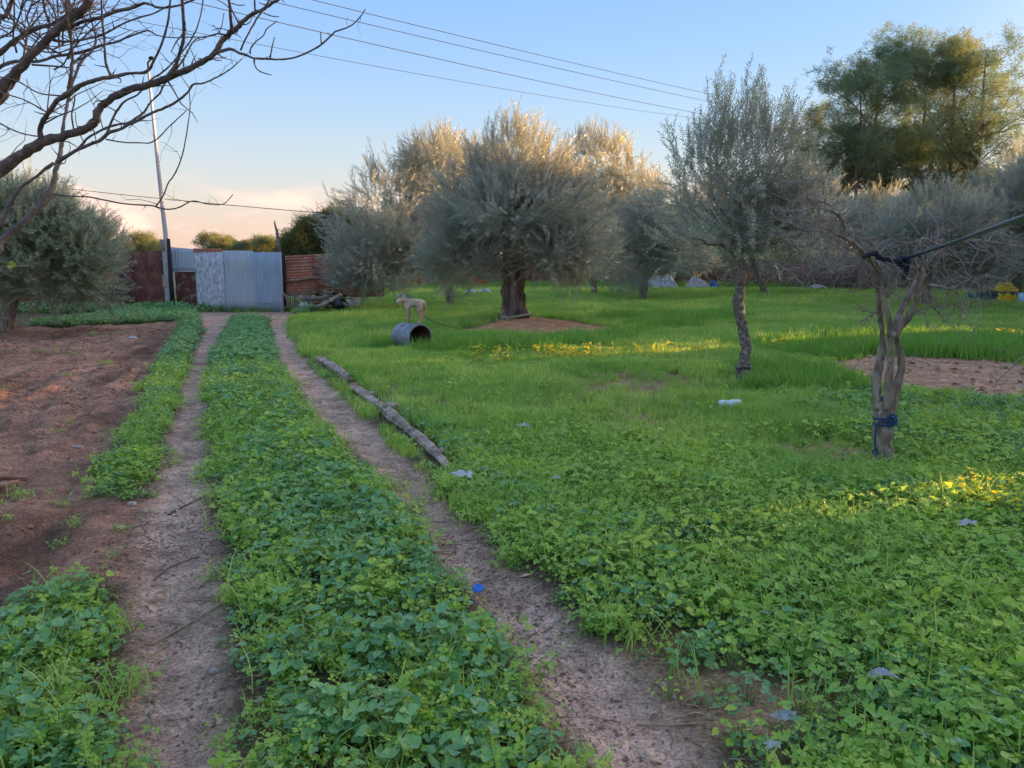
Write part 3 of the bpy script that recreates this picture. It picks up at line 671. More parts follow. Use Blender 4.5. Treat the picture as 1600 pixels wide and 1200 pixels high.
x, y = cover(60000, -12, 0, 2.2, 18, lambda x, y: (sd(TILLED, x, y, .1) > -.02) * np.clip(.35 + fbm(x * 2, y * 2, 151, 3) * 2, .05, 1))
put('soil_clods', 'clods', CLO, x, y, np.minimum(rng.exponential(.005, len(x)), .02) * np.clip(y / 7, .7, 1.4) + .004, .5, 'crumbly brown clods on the worked soil', 0)
x, y = cover(9000, 2, 14, 7, 22, lambda x, y: (np.maximum(sd(BARE_R, x, y), sd(MOUND, x, y)) > 0) * .9)
put('bark_chip_litter', 'dry_leaves', DLF, x, y, rng.uniform(.6, 2.0, len(x)), .3, 'dry leaves and chips on the bare patch', -.006)

# ================================================================ FENCES AND GATE
RUST = mat('brown_rust_sheet', (0.19, 0.075, 0.06), (0.13, 0.055, 0.048), 1.5, .85, .3, 60, c3=(0.28, 0.12, 0.08), s3=3)
RUST_O = mat('orange_rust_sheet', (0.56, 0.22, 0.125), (0.36, 0.14, 0.095), 1.6, .85, .3, 60, c3=(0.62, 0.40, 0.29), s3=2.2, th3=(.52, .66))
RUST_S = mat('half_rusted_sheet', (0.20, 0.07, 0.04), (0.13, 0.055, 0.04), 7, .85, .3, 60, c3=(0.24, 0.22, 0.2), s3=5, th3=(.52, .62))
ZINC = mat('dull_zinc_sheet', (0.44, 0.50, 0.56), (0.55, 0.58, 0.60), 3.5, .5, .2, 80, metallic=.0, spec=.5, c3=(0.38, 0.31, 0.26), s3=2.5, th3=(.56, .72), stretch=(1, 1, .35))
ZINC_B = mat('blue_grey_zinc_sheet', (0.32, 0.42, 0.54), (0.42, 0.50, 0.58), 3.5, .45, .2, 80, metallic=.0, spec=.5, stretch=(1, 1, .35))
ZINC_W = mat('whitewashed_zinc_sheet', (0.78, 0.77, 0.76), (0.34, 0.40, 0.48), 11, .6, .3, 60, metallic=.0, c3=(0.23, 0.10, 0.06), s3=2.2, th3=(.62, .7), stretch=(1, 1, .5))
PAINTW = mat('old_white_paint', (0.62, 0.61, 0.60), (0.48, 0.47, 0.46), 6, .6)
CONC = mat('weathered_concrete', (0.52, 0.50, 0.49), (0.34, 0.33, 0.33), 6, .9, .5, 40)
DARKW = mat('dark_timber', (0.045, 0.035, 0.035), (0.02, 0.017, 0.018), 9, .9, .5, 40)
WOOD = mat('weathered_timber', (0.26, 0.22, 0.185), (0.15, 0.12, 0.10), 10, .9, .6, 50, stretch=(1, 1, .3))
WOODL = mat('pale_dead_wood', (0.52, 0.40, 0.31), (0.24, 0.17, 0.13), 9, .95, 1.0, 26, c3=(0.66, 0.55, 0.45), s3=6, th3=(.55, .68))

def sheet(name, m, w, h, parent, loc, rz=0.0, pitch=0.076, amp=0.011, along='z', tilt_=0.0, top=None, bow=0.0, th=0.004, holes=None, lean=0.0):
    """corrugated sheet; w across, h high; flutes run up (along z) or across (along x)"""
    if along == 'z':
        N = max(8, int(w / pitch * 6)); Mv = 5
    else: N = 8; Mv = max(8, int(h / pitch * 6))
    vs, fs = [], []
    for sidev in (0, 1):
        for j in range(Mv + 1):
            for i in range(N + 1):
                u, v = i / N, j / Mv
                xx = (u - .5) * w; hh = h + (top or 0.0) * u; zz = v * hh
                ph = (u * w if along == 'z' else v * h) / pitch * 2 * math.pi
                yy = amp * math.sin(ph) + bow * math.sin(u * 3.1 + v * 2) + (th if sidev else 0)
                vs.append((xx, yy + lean * zz, zz + tilt_ * xx))
    W = N + 1; S = W * (Mv + 1)
    for j in range(Mv):
        for i in range(N):
            if holes and any(abs((i + .5) / N - a) < c_ and abs((j + .5) / Mv - b_) < d_ for a, b_, c_, d_ in holes): continue
            a = j * W + i
            fs.append((a, a + 1, a + W + 1, a + W)); fs.append((S + a, S + a + W, S + a + W + 1, S + a + 1))
    for i in range(N): fs.append((i, S + i, S + i + 1, i + 1)); a = Mv * W + i; fs.append((a, a + 1, S + a + 1, S + a))
    for j in range(Mv): a = j * W; fs.append((a, a + W, S + a + W, S + a)); a += N; fs.append((a, S + a, S + a + W, a + W))
    mb = MB(); mb.add(vs, fs); o = mb.build(name, m, None, True, link=False); COL.objects.link(o)
    o.parent = parent; o.location = Vector(loc) - (Vector(parent.location) if parent else Vector((0, 0, 0))); o.rotation_euler = (0, 0, rz)
    return o
GY = pg(375, 486).y
def gx(px): return (px - 800) / FPX * (GY / (CP)) * CP      # across, at the gate's distance
def gp(px, py, dy=0.0): return pd(px, py, GY + dy)
def zat(py, dy=0.0): return pd(800, py, GY + dy).z
gate = thing('sheet_metal_gate', (gp(373, 486).x, GY, 0), 'wide closed gate patched from grey and rusty corrugated sheets at the end of the ruts', 'gate')
def gsheet(m, x0, x1, yt, yb, dy, label=None, name='panel', **k):
    k.setdefault('amp', .019); k.setdefault('pitch', .10)
    a, b_ = gp(x0, yt, dy), gp(x1, yb, dy); a.x, b_.x = gp(x0, 440, dy).x, gp(x1, 440, dy).x
    o = sheet(name, m, b_.x - a.x, a.z - b_.z, gate, ((a.x + b_.x) / 2, GY + dy, b_.z), **k)
    if label: o['label'] = label
    return o
gsheet(ZINC, 270, 306, 386, 424, 0.01, 'small grey upper panel with a rusty top edge', top=-.06)
gsheet(RUST_S, 274, 310, 425, 486, 0.03, 'small rusty brown lower panel', tilt_=-.01)
gsheet(ZINC_W, 306, 351, 394, 487, 0.0, 'panel smeared with flaking whitewash', bow=.01)
gsheet(RUST_O, 305, 350, 388, 396, 0.02, 'narrow rusty strip along the top')
gsheet(ZINC, 350, 398, 391.5, 487, 0.012, 'dull grey panel', tilt_=-.004)
gsheet(ZINC_B, 396.5, 440, 394, 487, -0.012, 'blue grey panel with faint white paint marks near the foot')
mb = MB()
for a, b_, w in (((270.5, 424), (274, 486), .05), ((270, 424), (306, 424), .045)):
    p, q = gp(*a, -.04), gp(*b_, -.04); mb = MB(); mb.tube([p, q], w / 2, 4); mb.build('frame_rail', PAINTW, gate)
mb = MB(); mb.tube([Vector((gp(440.5, 440).x, GY, gp(440, 394).z)), Vector((gp(440.5, 440).x, GY, gp(440, 487).z))], .03, 4); mb.build('frame_rail', PAINTW, gate)
mb = MB(); mb.tube([gp(306, 400, .1), gp(440, 403, .1)], .03, 5); mb.tube([gp(306, 470, .1), gp(440, 472, .1)], .03, 5); mb.build('crossbar', DARKW, gate)
mb = MB(); rr = random.Random(3)
x_ = 403
while x_ < 434:
    L = rr.uniform(1.5, 5); p, q = gp(x_, 471.5 + rr.uniform(-.6, .6), -.035), gp(min(x_ + L, 434), 471.5 + rr.uniform(-.6, .6), -.035)
    mb.tube([p, q], .014, 4); x_ += L + rr.uniform(.6, 2)
mb.build('paint_mark', PAINTW, gate)

lf = thing('sheet_metal_fence', (gp(217, 490).x, GY, 0), 'tall dark brown rusted sheet fence between the left olive and the gate post', 'fence')
a, b_ = gp(180, 398), gp(258, 489)
w3 = (b_.x - a.x) / 3
for k in range(3):
    sheet('panel', RUST, w3 * 1.03, a.z - b_.z + .02 * k, lf, (a.x + w3 * (k + .5), GY + .1 + .02 * (k % 2), 0.0), pitch=.09, amp=.012, top=.03, holes=[(.85, .8, .04, .08), (.9, .45, .03, .09)] if k == 2 else None)
mb = MB(); mb.tube([gp(181, 418, -.05), gp(200, 434, -.08), gp(219, 450, -.06)], .035, 6, rough=.1); mb.build('brace', WOOD, lf)
mb = MB(); mb.tube([gp(179, 395, -.02), gp(180, 440, -.04), gp(181, 490, -.02)], .055, 7, rough=.12); mb.tube([gp(180, 432, -.02), gp(188, 430, -.06)], .03, 6); mb.tube([gp(179, 402), gp(187, 397, -.05)], .025, 5); mb.build('post', WOOD, lf)
for (u1, v1_, u2, v2_) in ((249, 406, 258, 402),):
    mb = MB(); mb.tube([gp(u1, v1_, -.05), gp(u2, v2_, -.05)], .03, 6); mb.build('crossbar', WOOD, lf)

low = thing('patched_low_fence', (gp(80, 490).x, GY - .4, 0), 'low dark fence of rusty sheets and boards behind the left olive', 'fence')
rr = random.Random(5); px_ = -60
while px_ < 178:
    w = rr.uniform(11, 26); a = gp(px_, rr.uniform(440, 448), -.4); b_ = gp(px_ + w, 491, -.4)
    m_ = rr.choice([RUST, RUST, DARKW, RUST_S])
    if w > 15 and rr.random() < .7: sheet('panel', m_, b_.x - a.x, a.z, low, ((a.x + b_.x) / 2, GY - .4 + rr.uniform(-.04, .04), 0), pitch=.08, amp=.012, lean=rr.uniform(-.04, .04))
    else:
        q = MB(); q.box(((a.x + b_.x) / 2, GY - .4, a.z / 2), (abs(b_.x - a.x) * .92, .03, a.z), Matrix.Rotation(rr.uniform(-.03, .03), 3, 'Y')); q.build('board', rr.choice([DARKW, WOOD]), low, False)
    px_ += w
EXT = pd(165, 400, GY + 1.2)
back = thing('tall_back_fence', (EXT.x - 3, GY + 1.2, 0), 'strip of rusty fence just showing behind the left olive crown', 'fence')
for k in range(5): sheet('panel', RUST_O, 1.02, EXT.z, back, (EXT.x - k, GY + 1.2, 0), pitch=.09)

# gate posts
mb = MB(); a, b_ = gp(262, 392, -.1), gp(263, 489, -.1); mb.box((a + b_) / 2, (.17, .17, a.z - b_.z), Matrix.Rotation(.01, 3, 'Y')); 
solo(mb, 'concrete_post', CONC, (b_.x, b_.y, 0), 'pale square concrete gate post left of the gate', 'post', smooth=False)
mb = MB(); mb.tube([gp(271, 489, -.3), gp(267, 440, -.28), gp(263, 373, -.25)], [.075, .07, .055], 7, rough=.05)
solo(mb, 'timber_post', DARKW, gp(271, 489, -.3), 'black leaning timber post against the gate edge', 'post')
mb = MB(); mb.tube([gp(256, 400, -.02), gp(253, 374, -.02)], [.07, .06], 7, rough=.1)
solo(mb, 'broken_stake', WOOD, gp(256, 400, -.02), 'short broken stake sticking up behind the concrete post', 'stake')
pole = thing('lamp_pole', gp(266, 470, .25), 'tall thin pale leaning pole rising behind the gate post', 'pole')
mb = MB(); mb.tube([gp(267, 489, .25), gp(259, 370, .25), gp(246, 250, .25), gp(232, 112, .25)], [.085, .08, .06, .04], 8)
PWHT = mat('faded_white_pole_paint', (0.60, 0.56, 0.55), (0.50, 0.45, 0.45), 3, .6)
mb.build('shaft', PWHT, pole)
mb = MB(); mb.tube([gp(232, 112, .25), gp(231, 98, .2), gp(236, 92, .1)], [.03, .03, .03], 6); mb.blob(gp(237, 91, .1), (.10, .08, .06), 5, .05); mb.build('fitting', DARKW, pole)
mb = MB(); mb.tube([pd(78, 420, 40), pd(70, 278, 40)], .05, 6); solo(mb, 'thin_far_pole', WOOD, pd(78, 420, 40), 'thin far pole showing just above the left olive crown', 'pole')

# fence right of the gate, flutes run across; it goes on behind the olives
rf_ = thing('rust_sheet_fence', (gp(480, 480).x, GY + .3, 0), 'rust red fence of sideways corrugated sheets right of the gate', 'fence')
def rsheet(x0, x1, yt, yb, dy, m=RUST_O, tilt_=0.02, along='x', name='panel', label=None):
    a, b_ = pd(x0, yt, GY + dy), pd(x1, yb, GY + dy); a.x, b_.x = pd(x0, 440, GY + dy).x, pd(x1, 440, GY + dy).x
    o = sheet(name, m, b_.x - a.x, a.z - b_.z, rf_, ((a.x + b_.x) / 2, GY + dy, b_.z), along=along, tilt_=tilt_, pitch=.095, amp=.016)
    if label: o['label'] = label
rsheet(440, 492, 399, 431, .30, tilt_=.055); rsheet(490, 545, 396, 428, 1.0, tilt_=.05)
rsheet(441, 495, 428, 462, .27, tilt_=.05); rsheet(492, 550, 424, 464, .95, tilt_=.045)
rsheet(544, 600, 400, 432, 2.2, tilt_=0.02); rsheet(546, 600, 428, 464, 2.1, tilt_=0.02)
rsheet(444, 491, 411, 437, .20, tilt_=.05, name='patch', label='faded orange patch sheet with a pale bent lower edge')
mb = MB(); mb.tube([gp(446, 439, .15), gp(470, 436.5, .13), gp(496, 433, .15)], .035, 6, rough=.1); mb.build('edge_strip', WOODL, rf_)
mb = MB(); mb.tube([gp(443, 400, .1), gp(446, 478, .1)], .05, 6, rough=.15); mb.build('post', DARKW, rf_)

# long fence behind the grove
FY = 50.0
fb = thing('long_rusty_fence', (0, FY, 0), 'long rusty fence seen between the trunks behind the olive grove', 'fence')
rr = random.Random(9); xx = pd(600, 440, FY).x
k = 0
while xx < pd(1120, 440, FY).x:
    w = rr.uniform(.9, 1.3); sheet('panel', rr.choice([RUST, RUST_O, RUST, RUST_S]), w, rr.uniform(1.8, 2.2), fb, (xx + w / 2, FY + .03 * (k % 2), 0), pitch=.09, top=rr.uniform(-.06, .06)); xx += w * .97; k += 1
# unseen fence added along the right side to shade the plot and pass sunbeams
fs_ = thing('shade_fence', (17, 8, 0), 'unseen sheet fence added beyond the right edge of the frame to shade the plot', 'fence')
def side_run(a, b_, gaps, h=2.3):
    a, b_ = Vector(a), Vector(b_); d = b_ - a; L = d.length; d.normalize(); s = 0; k = 0; rz = math.atan2(d.y, d.x)
    while s < L:
        w = 1.0
        c_ = a + d * (s + w / 2); hole = None
        for (g, hw, z0, z1) in gaps:
            if abs(c_.y - g) < .5 * abs(d.y) + hw: hole = (g, hw, z0, z1)
        if hole is None: sheet('panel', RUST, w * 1.04, h, fs_, (c_.x, c_.y, -.1), rz=rz, pitch=.09)
        else:       # a panel with an opening left to let a sunbeam through
            g, hw, z0, z1 = hole; lo, hi = c_.y - .5 * abs(d.y) * 1.04, c_.y + .5 * abs(d.y) * 1.04
            a0, a1 = max(lo, g - hw), min(hi, g + hw)
            for (y0, y1, q0, q1) in ((lo, hi, -.1, z0), (lo, hi, z1, h), (lo, a0, z0, z1), (a1, hi, z0, z1)):
                if y1 - y0 < .03 or q1 - q0 < .03: continue
                yc = (y0 + y1) / 2; tt = (yc - a.y) / d.y
                sheet('panel', RUST, (y1 - y0) / abs(d.y), q1 - q0, fs_, (a.x + d.x * tt, yc, q0), rz=rz, pitch=.09)
        s += w; k += 1
B1, B2 = 15.6 + .38 * (17 - 9.7) + .35, 4.70 + .38 * (17 - 3.04) + .05
side_run((17, -9, 0), (17, 15, 0), [(B2, .22, 1.2, 1.56)])
side_run((17, 15, 0), (19.5, 21.5, 0), [(B1 + .35, .60, .75, 2.0)])
side_run((19.5, 21.5, 0), (26, 31.5, 0), [])
side_run((26, 31.5, 0), (37, 51, 0), [])

# ================================================================ OLIVE TREES
def crown_points(blobs, n, seed, up=.6, shoot=4, step=.17, shell=.55, gap=0.0, spread=.5):
    g = np.random.default_rng(seed); w = np.array([(b[3] * b[4] * b[5]) ** (2 / 3) * (b[6] if len(b) > 6 else 1) for b in blobs]); w /= w.sum()
    bi = g.choice(len(blobs), n, p=w); B = np.array([b[:6] for b in blobs])[bi]
    D = g.normal(size=(n, 3)); D /= np.linalg.norm(D, axis=1)[:, None]
    # leafy boughs: two thirds of the sprays gather round bough ends, the rest fill in
    K = max(8, n // 42); kb = g.choice(len(blobs), K, p=w); KB = np.array([b[:6] for b in blobs])[kb]
    KD = g.normal(size=(K, 3)); KD /= np.linalg.norm(KD, axis=1)[:, None]; kr = g.uniform(.45, 1.12, K)
    pick = g.integers(0, K, n); use = g.random(n) < .68
    r = g.uniform(shell, 1.0, n) ** .8
    P = B[:, :3] + D * B[:, 3:6] * r[:, None]
    PK = KB[:, :3] + KD * KB[:, 3:6] * kr[:, None]
    size = np.minimum(KB[:, 3:6].min(axis=1), 1.6) * .24
    P = np.where(use[:, None], PK[pick] + g.normal(size=(n, 3)) * size[pick][:, None] * np.array([1, 1, .8]), P)
    D = np.where(use[:, None], KD[pick] + g.normal(0, .3, (n, 3)), D)
    if gap:
        q = np.sin(P[:, 0] * 2.7 + seed) + np.sin(P[:, 1] * 2.3 + 1.3 * seed) + np.sin(P[:, 2] * 3.1 + seed * .7)
        k = q > -3 + gap * 3; P, D, B = P[k], D[k], B[k]; n = len(P)
    V = D * np.array([1, 1, .7]) + g.normal(0, spread, (n, 3)); V[:, 2] += up; V /= np.linalg.norm(V, axis=1)[:, None]
    PP, VV = [], []
    for s in range(shoot):
        PP.append(P.copy()); VV.append(V.copy()); P = P + V * step
        V = V + g.normal(0, .16, V.shape); V[:, 2] += .07 * np.sign(up); V /= np.linalg.norm(V, axis=1)[:, None]
    return np.concatenate(PP), np.concatenate(VV)
def wob(a, b_, k, amp, rr):
    a, b_ = Vector(a), Vector(b_); L = (b_ - a).length; pts = []; off = Vector((0, 0, 0))
    for i in range(k + 1):
        t = i / k
        if 0 < i < k: off = off * .6 + Vector((rr.uniform(-1, 1), rr.uniform(-1, 1), rr.uniform(-1, 1))) * amp * L
        pts.append(a.lerp(b_, t) + off * math.sin(math.pi * min(t * 1.1, 1)) )
    return pts
def olive(name, trunk, trad, blobs, n, seed, label, group=None, up=.6, shoot=4, sprays=OSP, skey='olive', bark=BARK, scl=(1.0, 1.6), limbs=10, shell=.5, gap=0, tn=12, cat='olive tree', flute=None, step=.17, spread=.5, extra=None):
    base = trunk[0]; t = thing(name, base, label, cat, group); rr = random.Random(seed)
    mb = MB(); fine = []
    for i in range(len(trunk) - 1):
        seg = [trunk[i].lerp(trunk[i + 1], q / 4) for q in range(4)]; fine += [(p, trad[i] + (trad[i + 1] - trad[i]) * q / 4) for q, p in enumerate(seg)]
    fine.append((trunk[-1], trad[-1]))
    fp = [p + Vector((rr.uniform(-1, 1), rr.uniform(-1, 1), 0)) * r * .12 for p, r in fine]
    rb = [r for _, r in fine]
    mb.tube(fp, rb, max(tn, 16), 0, .05, flute=flute or (.14, 3.5, .35))
    mb.build('trunk', bark, t)
    mb = MB(); top = trunk[-1]
    for i in range(limbs):
        b_ = blobs[i % len(blobs)]; tgt = Vector(b_[:3]) + Vector((rr.uniform(-.6, .6) * b_[3], rr.uniform(-.6, .6) * b_[4], rr.uniform(-.1, .8) * b_[5]))
        st = trunk[-1].lerp(trunk[-2], rr.uniform(0, .35)); k = 6; pts = wob(st, tgt, k, .09, rr); r0 = trad[-1] * rr.uniform(.45, .7)
        mb.tube(pts, [r0 * (1 - .85 * j / k) for j in range(k + 1)], 6, 0, .1)
        for q in range(5):
            j = rr.randint(2, k - 1); e = pts[j] + Vector((rr.gauss(0, .5) * b_[3], rr.gauss(0, .5) * b_[4], rr.uniform(-.2, .7) * b_[5])); pp = wob(pts[j], e, 4, .1, rr)
            mb.tube(pp, [r0 * .3 * (1 - .8 * z / 4) for z in range(5)], 4, 0, .1)
    lb = mb.build('limbs', bark, t); lb['kind'] = 'stuff'
    P, V = crown_points(blobs, n, seed, up, shoot, step, shell, gap, spread)
    if extra is not None: P = np.concatenate([P, extra[0]]); V = np.concatenate([V, extra[1]])
    k = P[:, 2] > .12; P, V = P[k], V[k]; g = np.random.default_rng(seed + 1)
    scatter('crown', skey, sprays, P, dir_euler(V, g.uniform(0, 6.28, len(P))), g.uniform(scl[0], scl[1], len(P)), None, t)
    return t
def blob_at(px_, py_, Y_, rx, rz, ry=None, wgt=1.0):
    p = pd(px_, py_, Y_); s = mpp(Y_); return (p.x, p.y, p.z, rx * s, (ry if ry else rx) * s, rz * s, wgt)
def vshoots(pts, n, seed, h=(.5, 1.1), lean=.12, step=.13):
    """upright suckers: pts are (x, y, z) starts"""
    g = np.random.default_rng(seed); P, V = [], []
    for p in pts:
        for _ in range(n):
            q = np.array(p) + g.normal(0, .12, 3); v = np.array([g.normal(0, lean), g.normal(0, lean), 1.0]); L = g.uniform(*h); s = 0
            while s < L:
                v = v + g.normal(0, .05, 3); v /= np.linalg.norm(v); P.append(q.copy()); V.append(v.copy()); q = q + v * step; s += step
    return np.array(P), np.array(V)
def top_shoots(Y_, pix, n, seed, h=(.4, .9)):
    return vshoots([tuple(pd(a, b_, Y_)) for a, b_ in pix], n, seed, h)

b0 = OLIVE_BASE; Y0 = b0.y
EX = top_shoots(Y0, [(770, 240), (790, 222), (808, 215), (830, 228), (850, 250), (880, 262), (745, 285)], 9, 1, (.3, .75))
olive('olive_tree', [Vector((b0.x, Y0, -.02)), pd(806, 490, Y0), pd(801, 455, Y0), pd(802, 420, Y0), pd(797, 385, Y0), pd(792, 360, Y0)], [.40, .29, .25, .24, .19, .16],
      [blob_at(820, 305, Y0, 72, 60), blob_at(745, 335, Y0 + .4, 62, 58), blob_at(885, 340, Y0 - .2, 52, 62), blob_at(810, 262, Y0, 42, 38), blob_at(735, 395, Y0 - .2, 42, 42, None, 1), blob_at(708, 415, Y0 + .3, 36, 34, None, 1.1), blob_at(912, 405, Y0 + .2, 40, 38, None, 1.1), blob_at(850, 385, Y0 - 1.0, 40, 26, None, 1), blob_at(885, 400, Y0 - .7, 45, 30, None, .9), blob_at(805, 330, Y0 - 1.2, 60, 38)],
      3900, 21, 'thick trunked old olive tree in the bare patch, rope round its foot', 'olive trees of the grove', bark=BARK_D, tn=28, flute=(.22, 4.5, .14), limbs=14, extra=EX, scl=(.8, 1.35))
def gtree(bx, by, pix, blobs, n, seed, label, trad=(.17, .14, .12, .09), **k):
    k.setdefault('gap', .2); k.setdefault('spread', .6)
    b_ = pg(bx, by); Y_ = b_.y
    tr = [Vector((b_.x, Y_, -.03))] + [pd(x, y, Y_) for x, y in pix]
    tr_ = list(trad)[:len(tr)]
    while len(tr_) < len(tr): tr_.append(tr_[-1] * .8)
    bl = [blob_at(q[0], q[1], Y_ + (q[4] if len(q) > 4 else 0), q[2], q[3], None, q[5] if len(q) > 5 else 1) for q in blobs]
    if 'shoots' in k:
        sh = k.pop('shoots'); k['extra'] = top_shoots(Y_, sh[0], sh[1], seed, sh[2])
    return olive('olive_tree', tr, tr_, bl, n, seed, label, 'olive trees of the grove', **k)
gtree(704, 479, [(703, 450), (700, 425), (698, 395)], [(690, 300, 62, 80), (610, 340, 70, 72, -1.5), (650, 380, 72, 44, -1), (582, 395, 50, 55, -2.6), (556, 365, 30, 50, -2.6), (558, 425, 30, 38, -2.8), (720, 330, 45, 70), (680, 255, 40, 36), (600, 430, 50, 30, -2.4, .8)], 3600, 31,
      'widest silvery olive tree, left of the thick trunk and behind the dog', shoots=([(655, 250), (675, 240), (700, 240), (735, 262), (645, 270), (580, 290)], 9, (.4, .9)), scl=(.9, 1.45), limbs=14)
gtree(929, 462, [(927, 440), (925, 415), (918, 385)], [(935, 290, 48, 85), (985, 310, 40, 60), (900, 330, 45, 70), (950, 250, 38, 42), (915, 380, 45, 40), (1000, 350, 32, 45), (960, 405, 50, 36), (1000, 405, 36, 34)], 3000, 41,
      'tall olive tree with upright shoots behind and right of the thick trunk', shoots=([(905, 235), (925, 225), (940, 235), (960, 250), (985, 265), (1000, 285)], 10, (.5, 1.1)), scl=(1.0, 1.6))
gtree(1003, 470, [(1007, 445), (1009, 420), (1012, 395)], [(1000, 375, 45, 45), (1030, 345, 40, 60), (980, 410, 38, 34), (1060, 390, 36, 42), (985, 440, 16, 20, -.4, .7)], 1900, 51,
      'smaller drooping olive tree with a leaning trunk, its lowest twigs near the grass', scl=(.9, 1.4))
gtree(1195, 463, [(1190, 440), (1180, 415), (1172, 390)], [(1200, 345, 60, 62), (1140, 370, 50, 48), (1265, 350, 45, 52), (1190, 395, 60, 28), (1250, 390, 50, 28)], 2300, 61,
      'olive tree with a thin leaning trunk between the young olive and the bare tree', shoots=([(1240, 290), (1265, 296), (1290, 300), (1305, 305)], 8, (.3, .6)), scl=(1, 1.5))
gtree(1085, 452, [(1083, 430), (1080, 400)], [(1080, 360, 45, 62), (1100, 400, 45, 34), (1120, 340, 40, 50)], 1500, 71, 'olive tree half hidden directly behind the young speckled olive', scl=(1, 1.5))
gtree(1345, 458, [(1347, 430), (1350, 400)], [(1375, 350, 52, 42), (1330, 375, 48, 36), (1400, 385, 45, 36), (1300, 340, 28, 42)], 1900, 81, 'pale bushy olive tree directly behind the bare tangled branches', gap=.34, shoots=([(1330, 335), (1345, 322), (1365, 318), (1385, 316), (1400, 322), (1415, 335)], 12, (.3, .7)), scl=(1, 1.5))
gtree(1447, 482, [(1446, 450), (1450, 415)], [(1450, 360, 60, 45), (1495, 380, 55, 50), (1430, 390, 45, 35), (1520, 410, 45, 28)], 2300, 91, 'olive tree whose grey trunk stands right of the bare tree fork', gap=.34, shoots=([(1415, 335), (1430, 322), (1450, 318), (1475, 325), (1495, 340)], 12, (.3, .7)), scl=(.9, 1.4))
gtree(1590, 470, [(1588, 440), (1590, 390)], [(1590, 320, 52, 62), (1560, 370, 50, 55), (1640, 350, 70, 90), (1560, 415, 50, 32), (1620, 290, 50, 50)], 3200, 101, 'large dense olive tree at the right edge above the yellow cloth', scl=(.9, 1.45), limbs=12)
# young speckled olive, nearer
b_ = pg(1163, 602); Y_ = b_.y
blo = [blob_at(q[0], q[1], Y_ + q[4], q[2], q[3], None, q[5]) for q in [(1150, 325, 80, 62, 0, 1), (1095, 345, 48, 60, .1, 1), (1205, 345, 55, 60, 0, 1), (1150, 270, 70, 50, 0, 1), (1090, 300, 40, 45, 0, .8), (1150, 378, 90, 34, 0, 1.0), (1070, 372, 32, 38, 0, .8), (1262, 335, 30, 38, 0, .6), (1215, 290, 40, 50, 0, .7), (1240, 350, 40, 45, .2, .7)]]
EX = vshoots([tuple(pd(x, y, Y_ + dy)) for x, y, dy in [(1060, 280, 0), (1080, 250, .1), (1105, 260, -.1), (1120, 215, 0), (1135, 230, .2), (1120, 200, -.1), (1150, 240, 0), (1165, 215, .1), (1180, 210, -.1), (1195, 225, 0), (1210, 240, .1), (1140, 260, -.2), (1175, 260, .2), (1225, 262, 0), (1070, 300, .1), (1240, 290, 0)]], 4, 3, (.25, .62), .13, .10)
olive('olive_tree', [Vector((b_.x, Y_, -.03)), pd(1161, 580, Y_), pd(1166, 545, Y_), pd(1160, 510, Y_), pd(1153, 480, Y_), pd(1157, 445, Y_), pd(1158, 415, Y_), pd(1150, 395, Y_)], [.095, .085, .062, .062, .068, .06, .068, .055], blo, 720, 111,
      'young olive with a slim speckled crooked trunk and many upright shoots', 'olive trees of the grove', bark=BARK_SP, sprays=OSP, scl=(.75, 1.15), limbs=12, shell=.35, shoot=3, extra=EX, up=.7, gap=.12, step=.15)
# left olive
b_ = pg(8, 521); Y_ = b_.y
olive('olive_tree', [Vector((b_.x, Y_, -.03)), pd(18, 470, Y_), pd(22, 440, Y_), pd(20, 415, Y_)], [.17, .15, .13, .1],
      [blob_at(q[0], q[1], Y_ + q[4], q[2], q[3]) for q in [(70, 400, 62, 58, 0), (20, 370, 75, 55, 0), (115, 415, 50, 42, 0), (-60, 380, 90, 70, 0), (60, 350, 50, 32, 0), (122, 390, 28, 28, 0), (80, 440, 60, 22, 0)]], 3000, 121,
      'green bushy olive tree leaning out over the low dark fence on the left', 'olive trees of the grove', sprays=OSP_L, skey='olive_green', up=.45, scl=(.9, 1.4), spread=.45)

# unseen row of olives added outside the right edge to throw the long shade
rowsrc = {}
for i, (x_, y_, h_) in enumerate([(19, -7, 5.0), (19, -3.5, 5.2), (19, 0, 5.1), (19, 3.4, 5.2), (19, 6.8, 5.1), (19, 10.2, 4.0), (19.4, 13.6, 4.3), (20.4, 17, 5.4), (22.2, 20.6, 5.5), (24.6, 24, 5.6), (27.2, 27.6, 5.7), (29.0, 31.4, 5.8), (30.4, 35.4, 5.9), (31.8, 39.4, 6.0), (33.4, 43.4, 6.0), (36.5, 47.5, 6.0), (39, 51.5, 6.0)]):
    bl = [(x_, y_, h_ * .82, 2.0, 2.3, h_ * .19), (x_ + .3, y_ + 1.2, h_ * .80, 1.8, 1.8, h_ * .18), (x_, y_ - 1.2, h_ * .80, 1.8, 1.8, h_ * .18)]
    if 4 <= i <= 9: src_ = 1
    else:
        src_ = 0; bl = [(x_, y_, h_ * .55, 2.0, 2.3, h_ * .42), (x_ + .3, y_ + 1.2, h_ * .5, 1.8, 1.8, h_ * .40), (x_, y_ - 1.2, h_ * .5, 1.8, 1.8, h_ * .38)]
    if src_ not in rowsrc:
        row0 = rowsrc[src_] = olive('olive_tree', [Vector((x_, y_, 0)), Vector((x_, y_, 1)), Vector((x_ + .1, y_, 1.8))], [.22, .18, .14], bl, 4800, 200, 'unseen olive tree of the dense row added beyond the right edge for shade', 'olive trees of the shade row added beyond the frame', scl=(1.5, 2.3), shell=.2)
    else: copy_thing(rowsrc[src_], (x_, y_, 0), i * 1.3 if i % 2 == 0 else math.pi + .1 * i, scale=h_ / (5.0 if src_ == 0 else 5.1))

